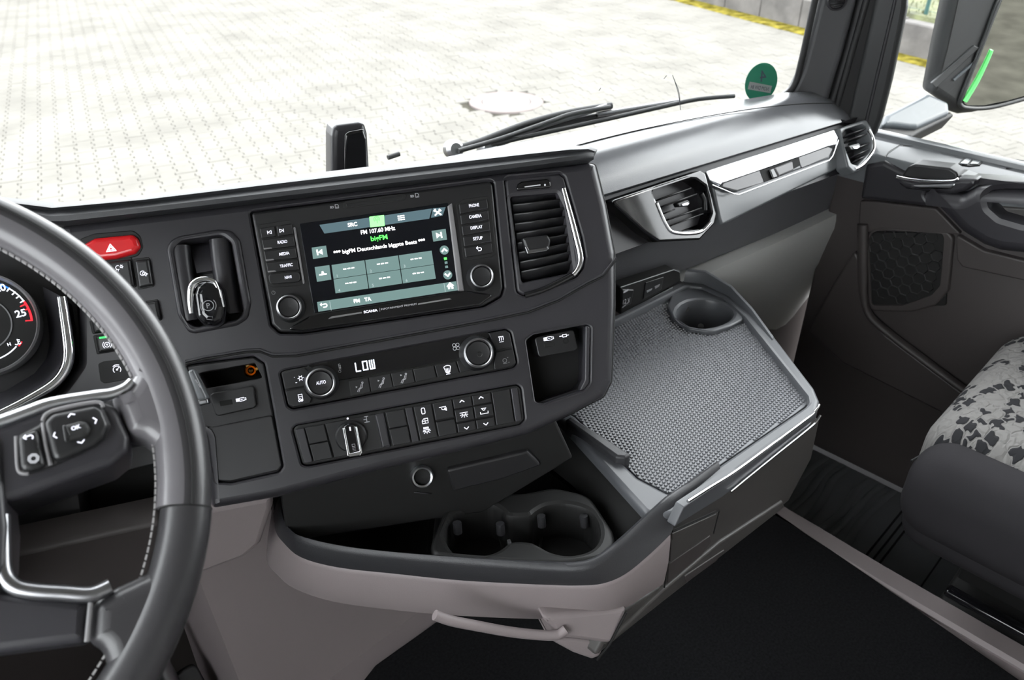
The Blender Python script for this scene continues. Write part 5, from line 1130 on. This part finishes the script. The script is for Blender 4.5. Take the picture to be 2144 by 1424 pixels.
# ================================================================== A pillar, seals and door frame
a1 = slab('trim_2', PIL, [(1625, 215), (1655, 192), (1676, 150), (1692, 90), (1714, 0), (1745, -140), (1830, -140), (1796, 0), (1770, 100), (1742, 190), (1733, 222)], -.03, 0, 'pillargrey', None, .012, .01, steps=5)
struct(a1, 'dark grey windscreen pillar cover rising from the dashboard end', 'pillar')
tw = thing('tweeter_grille', 'round ribbed tweeter grille high on the windscreen pillar', 'speaker', PIL.hit(1752, 20))
kq = PIL.sc(1752, 0); ringlathe('ring', PIL, (1752, 0), [(22*kq, -.001), (22*kq, .004), (18*kq, .005), (17*kq, .001)], 'panel', tw, 32)
lathe('cone', PIL, (1752, 0), [(17*kq, 0), (17*kq, .002), (0, .002)], 'black', tw, 24)
for k in range(-4, 5): tube('bar', [PIL.hit(1752-math.sqrt(max(1, 290-(k*4)**2)), k*4, .003), PIL.hit(1752+math.sqrt(max(1, 290-(k*4)**2)), k*4, .003)], .0012, 'panel', tw, 6)
tube('trim_3', smooth_path([PIL.hit(x, y, .001) for x, y in ((1632, 208), (1662, 180), (1680, 120), (1704, 10), (1740, -140))], 6), .006, 'rubberdark', None, 10)
struct(bpy.context.scene.objects['trim_3'], 'rubber seal between windscreen glass and pillar cover', 'seal')
s4 = slab('trim_4', PIL, [(1733, 222), (1770, 100), (1796, 0), (1830, -140), (1880, -140), (1842, 0), (1790, 262), (1724, 250)], -.05, -.006, 'rubberdark', None, .008, .006)
struct(s4, 'black rubber door seal strip behind the pillar cover', 'seal')
tube('trim_5', smooth_path([PIL.hit(x, y, -.004) for x, y in ((1752, 222), (1786, 100), (1814, 0), (1850, -140))], 5), .006, 'rubberdark', None, 10); struct(SC.objects['trim_5'], 'inner black bead of the door seal', 'seal')
PI2 = Frame(rel(1.53, .55, -.4), (-.92, -.39, 0))
s6 = slab('trim_6', PI2, [(1768, 262), (1826, 0), (1860, -140), (1985, -140), (1904, -40), (1902, 14), (1895, 52), (1870, 168), (1850, 247), (1836, 284), (1800, 300)], -.05, 0, 'housing', None, .012, .012, steps=5)
struct(s6, 'black door window frame upright beside the passenger mirror', 'frame')
tube('trim_7', smooth_path([PI2.hit(x, y, .001) for x, y in ((1812, 262), (1860, 60), (1878, -20), (1900, -140))], 5), .003, 'panel', None, 8); struct(SC.objects['trim_7'], 'thin moulding line along the door window frame', 'trim')
# ================================================================== outside mirror
mr = thing('wing_mirror', 'black passenger wing mirror on a grey arm outside the side window', 'mirror', MIR.hit(1950, 240))
slab('mirror_housing', MIR, [(2010, -120), (1984, 0), (1962, 100), (1944, 194), (1986, 222), (1990, 236), (2010, 243), (2040, 240), (2100, 228), (2260, 180), (2260, -120)], -.03, 0, 'housing', mr, .020, .02, steps=5)
slab('mirror_glass', MIR, [(2140, -120), (2098, 0), (2062, 90), (2020, 200), (2018, 216), (2026, 221), (2060, 221), (2110, 211), (2260, 170), (2260, -120)], -.004, .006, 'mirrorglass', mr, .001, .008)
tube('glass_rim', smooth_path([MIR.hit(x, y, .004) for x, y in ((2120, -60), (2092, 0), (2058, 90), (2014, 200), (2012, 220), (2028, 226), (2064, 226), (2112, 216), (2260, 174))], 5), .005, 'housing', mr, 8)
tag(tube('green_reflection', smooth_path([MIR.hit(x, y, .0085) for x, y in ((2077, 105), (2066, 130), (2046, 170), (2020, 212))], 5), [.0028+.0024*i/15 for i in range(16)], 'reflection_green', mr, 8), 'painted green reflection along the mirror glass edge')  # painted strip stands for something green reflected in the glass
tube('housing_line', [MIR.hit(2007, 0, .001), MIR.hit(1985, 100, .001), MIR.hit(1962, 190, .001)], .0012, 'black', mr, 6)
slab('housing_rib', MIR, [(1950, 175), (2040, 95), (2052, 100), (1960, 185)], -.002, .004, 'housing', mr, .002, .002)
slab('housing_rib', MIR, [(1996, 166), (2042, 128), (2044, 132), (1998, 171)], -.002, .004, 'armgrey', mr, .001, .001)
AF = Frame(xhit(1930, 250, 1.80), (-.45, -.45, .77))
slab('mirror_arm', AF, [(1848, 262), (1856, 238), (1945, 193), (1988, 213), (1990, 236), (1922, 266), (1905, 266), (1870, 262)], -.05, 0, 'armgrey', mr, .010, .01, steps=5)
slab('arm_foot', AF, [(1838, 290), (1850, 258), (1880, 264), (1915, 262), (1990, 232), (2000, 240), (1930, 275), (1910, 287)], -.06, -.012, 'rubberdark', mr, .006, .006)
# ================================================================== windscreen fittings
def wshit(px, py, o_=0):
    d = ray(px, py); t = .6
    for _ in range(40):
        p = CAM+d*t; e = wsy(p.x, p.z-H)+o_-p.y
        t += e/max(.2, d.y+.29*2*(p.x-CX)/1.05**2*d.x+.14*d.z)*.8
    return CAM+d*t
def wiper(label, arm, blade, extra=()):
    w = thing('windscreen_wiper', label, 'wiper', wshit(*arm[0], .04), 'wipers resting on the windscreen')
    tube('wiper_arm', smooth_path([wshit(x, y, .05) for x, y in arm], 5), .0062, 'rubberdark', w, 10)
    tube('wiper_blade', smooth_path([wshit(x, y, .03) for x, y in blade], 5), .0042, 'rubberdark', w, 10)
    for a in extra: tube('linkage', [wshit(x, y, .045) for x, y in a], .005, 'steel', w, 8)
    lathe('pivot', Frame(wshit(*arm[0], .05), (-.3, -.9, .3)), (0, 0), [(.016, -.01), (.016, .006), (.010, .012), (0, .012)], 'steel', w, 20, px=False)
wiper('wiper with long thin blade reaching toward the round sticker', [(1020, 310), (1060, 294), (1160, 262), (1280, 238), (1400, 218)], [(1030, 302), (1130, 280), (1250, 254), (1380, 225), (1460, 208), (1537, 201)], (((1060, 292), (1140, 262), (1270, 222)), ((1250, 240), (1420, 212))))
wiper('shorter thick wiper arm behind the brow of the centre panel', [(950, 312), (1000, 298), (1100, 260), (1190, 236), (1280, 221)], [(960, 316), (1050, 290), (1150, 255), (1200, 238), (1278, 224)])
tip = tube('washer_nozzle', [wshit(812, 330, .03), wshit(836, 322, .03)], .004, 'rubberdark', None, 8); tag(tip, 'tiny black washer nozzle tip peeking over the dash brow', 'nozzle')
WSF = Frame(wshit(1595, 172, -.004), (-.42, -.90, .12))
stk = thing('emission_sticker', 'round green badge stuck inside the lower corner of the windscreen', 'sticker', WSF.o)
lathe('disc', WSF, (1594, 173), [(33*WSF.sc(1594, 173), -.001), (33*WSF.sc(1594, 173), .0004), (0, .0004)], 'sticker', stk, 40)
plate('paper', WSF, Z([(92, 608), (258, 640), (246, 695), (76, 665)], 1544, 0, 3.56), .0009, 'stickerpaper', stk)
text(WSF, 'NOM DW 84', 1591, 184, 6.5, 'ink', stk, .0013, wpx=38, mirror=True, rot=-.2)
text(WSF, '4', 1598, 159, 20, 'ink', stk, .0008, mirror=True)
ck = thing('glass_cracks', 'hairline cracks in the windscreen above the wiper blade', 'crack', wshit(1410, 230, -.003))
for P in (((1390, 165), (1396, 158)), ((1408, 157), (1412, 168), (1420, 195), (1425, 230)), ((1411, 165), (1421, 190), (1424, 215)), ((1254, 190), (1258, 184))): tube('crack_line', smooth_path([wshit(x, y, -.002) for x, y in P], 4), .0006, 'doorgrey', ck, 5)
bx_ = thing('sensor_housing', 'black upright plastic housing standing behind the dashboard brow', 'housing', rel(.585, .9, -.48))
SF = Frame(rel(.589, .89, -.36), (-.4, -.9, .15))
slab('shell', SF, [(694, 400), (694, 285), (697, 268), (705, 262), (752, 256), (764, 260), (770, 280), (777, 400)], -.05, 0, 'panel', bx_, .008, .006, steps=4)
slab('face', SF, [(720, 400), (722, 282), (730, 276), (762, 270), (768, 290), (774, 400)], -.01, .006, 'gloss', bx_, .004, .004)
# ================================================================== passenger seat
seat = thing('passenger_seat', 'passenger seat cushion in patterned grey velour with plain dark bolsters', 'seat', rel(1.3, -.05, -1.0))
def cushion(x0, x1, y0_, y1, z0, z1, r, name, m, par, crown=.01):
    bm = bmesh.new(); bmesh.ops.create_cube(bm, size=1)
    for v in bm.verts: v.co = Vector((x0+(v.co.x+.5)*(x1-x0), y0_+(v.co.y+.5)*(y1-y0_), z0+H+(v.co.z+.5)*(z1-z0)))
    bmesh.ops.bevel(bm, geom=list(bm.edges), offset=r, segments=8, affect='EDGES', profile=.5)
    finish(bm, 60); return link(name, bm, m, par)
cushion(1.06, 1.47, -.40, .215, -.86, -.712, .055, 'cushion', 'seat_pattern', seat)
cushion(.985, 1.10, -.40, .205, -.87, -.728, .050, 'bolster', 'fabric', seat); cushion(1.43, 1.54, -.40, .205, -.87, -.728, .050, 'bolster', 'fabric', seat)
cushion(1.0, 1.53, -.46, .195, -.90, -.80, .04, 'seat_pan', 'fabric', seat)
tube('piping', smooth_path([zhit(x, y, -.76) for x, y in ((1908, 965), (1940, 950), (1975, 955), (2040, 990), (2144, 1050))], 5), .0016, 'void', seat, 6)
sbk = cushion(1.03, 1.5, -.62, -.42, -.80, -.05, .06, 'backrest', 'seat_pattern', seat)
rl = thing('seat_base', 'black seat base with glossy rails under the passenger seat', 'seat base', rel(1.3, -.1, -1.2))
for k, (x, z) in enumerate(((1.185, -.985), (1.155, -1.000), (1.115, -1.045))):
    box('rail', (x, -.40, z+H-.008), (x+.022, .125-.006*k, z+H+.006), 'gloss', rl, .005)
xbox('pedestal', 1.09, 1.46, -.42, .115, -1.20, -1.05, 'black', rl, .01); xbox('riser', 1.17, 1.46, -.42, .11, -1.06, -.90, 'black', rl, .006)
xbox('side_cover', 1.075, 1.10, -.30, .105, -1.20, -1.075, 'rubber', rl, .010)
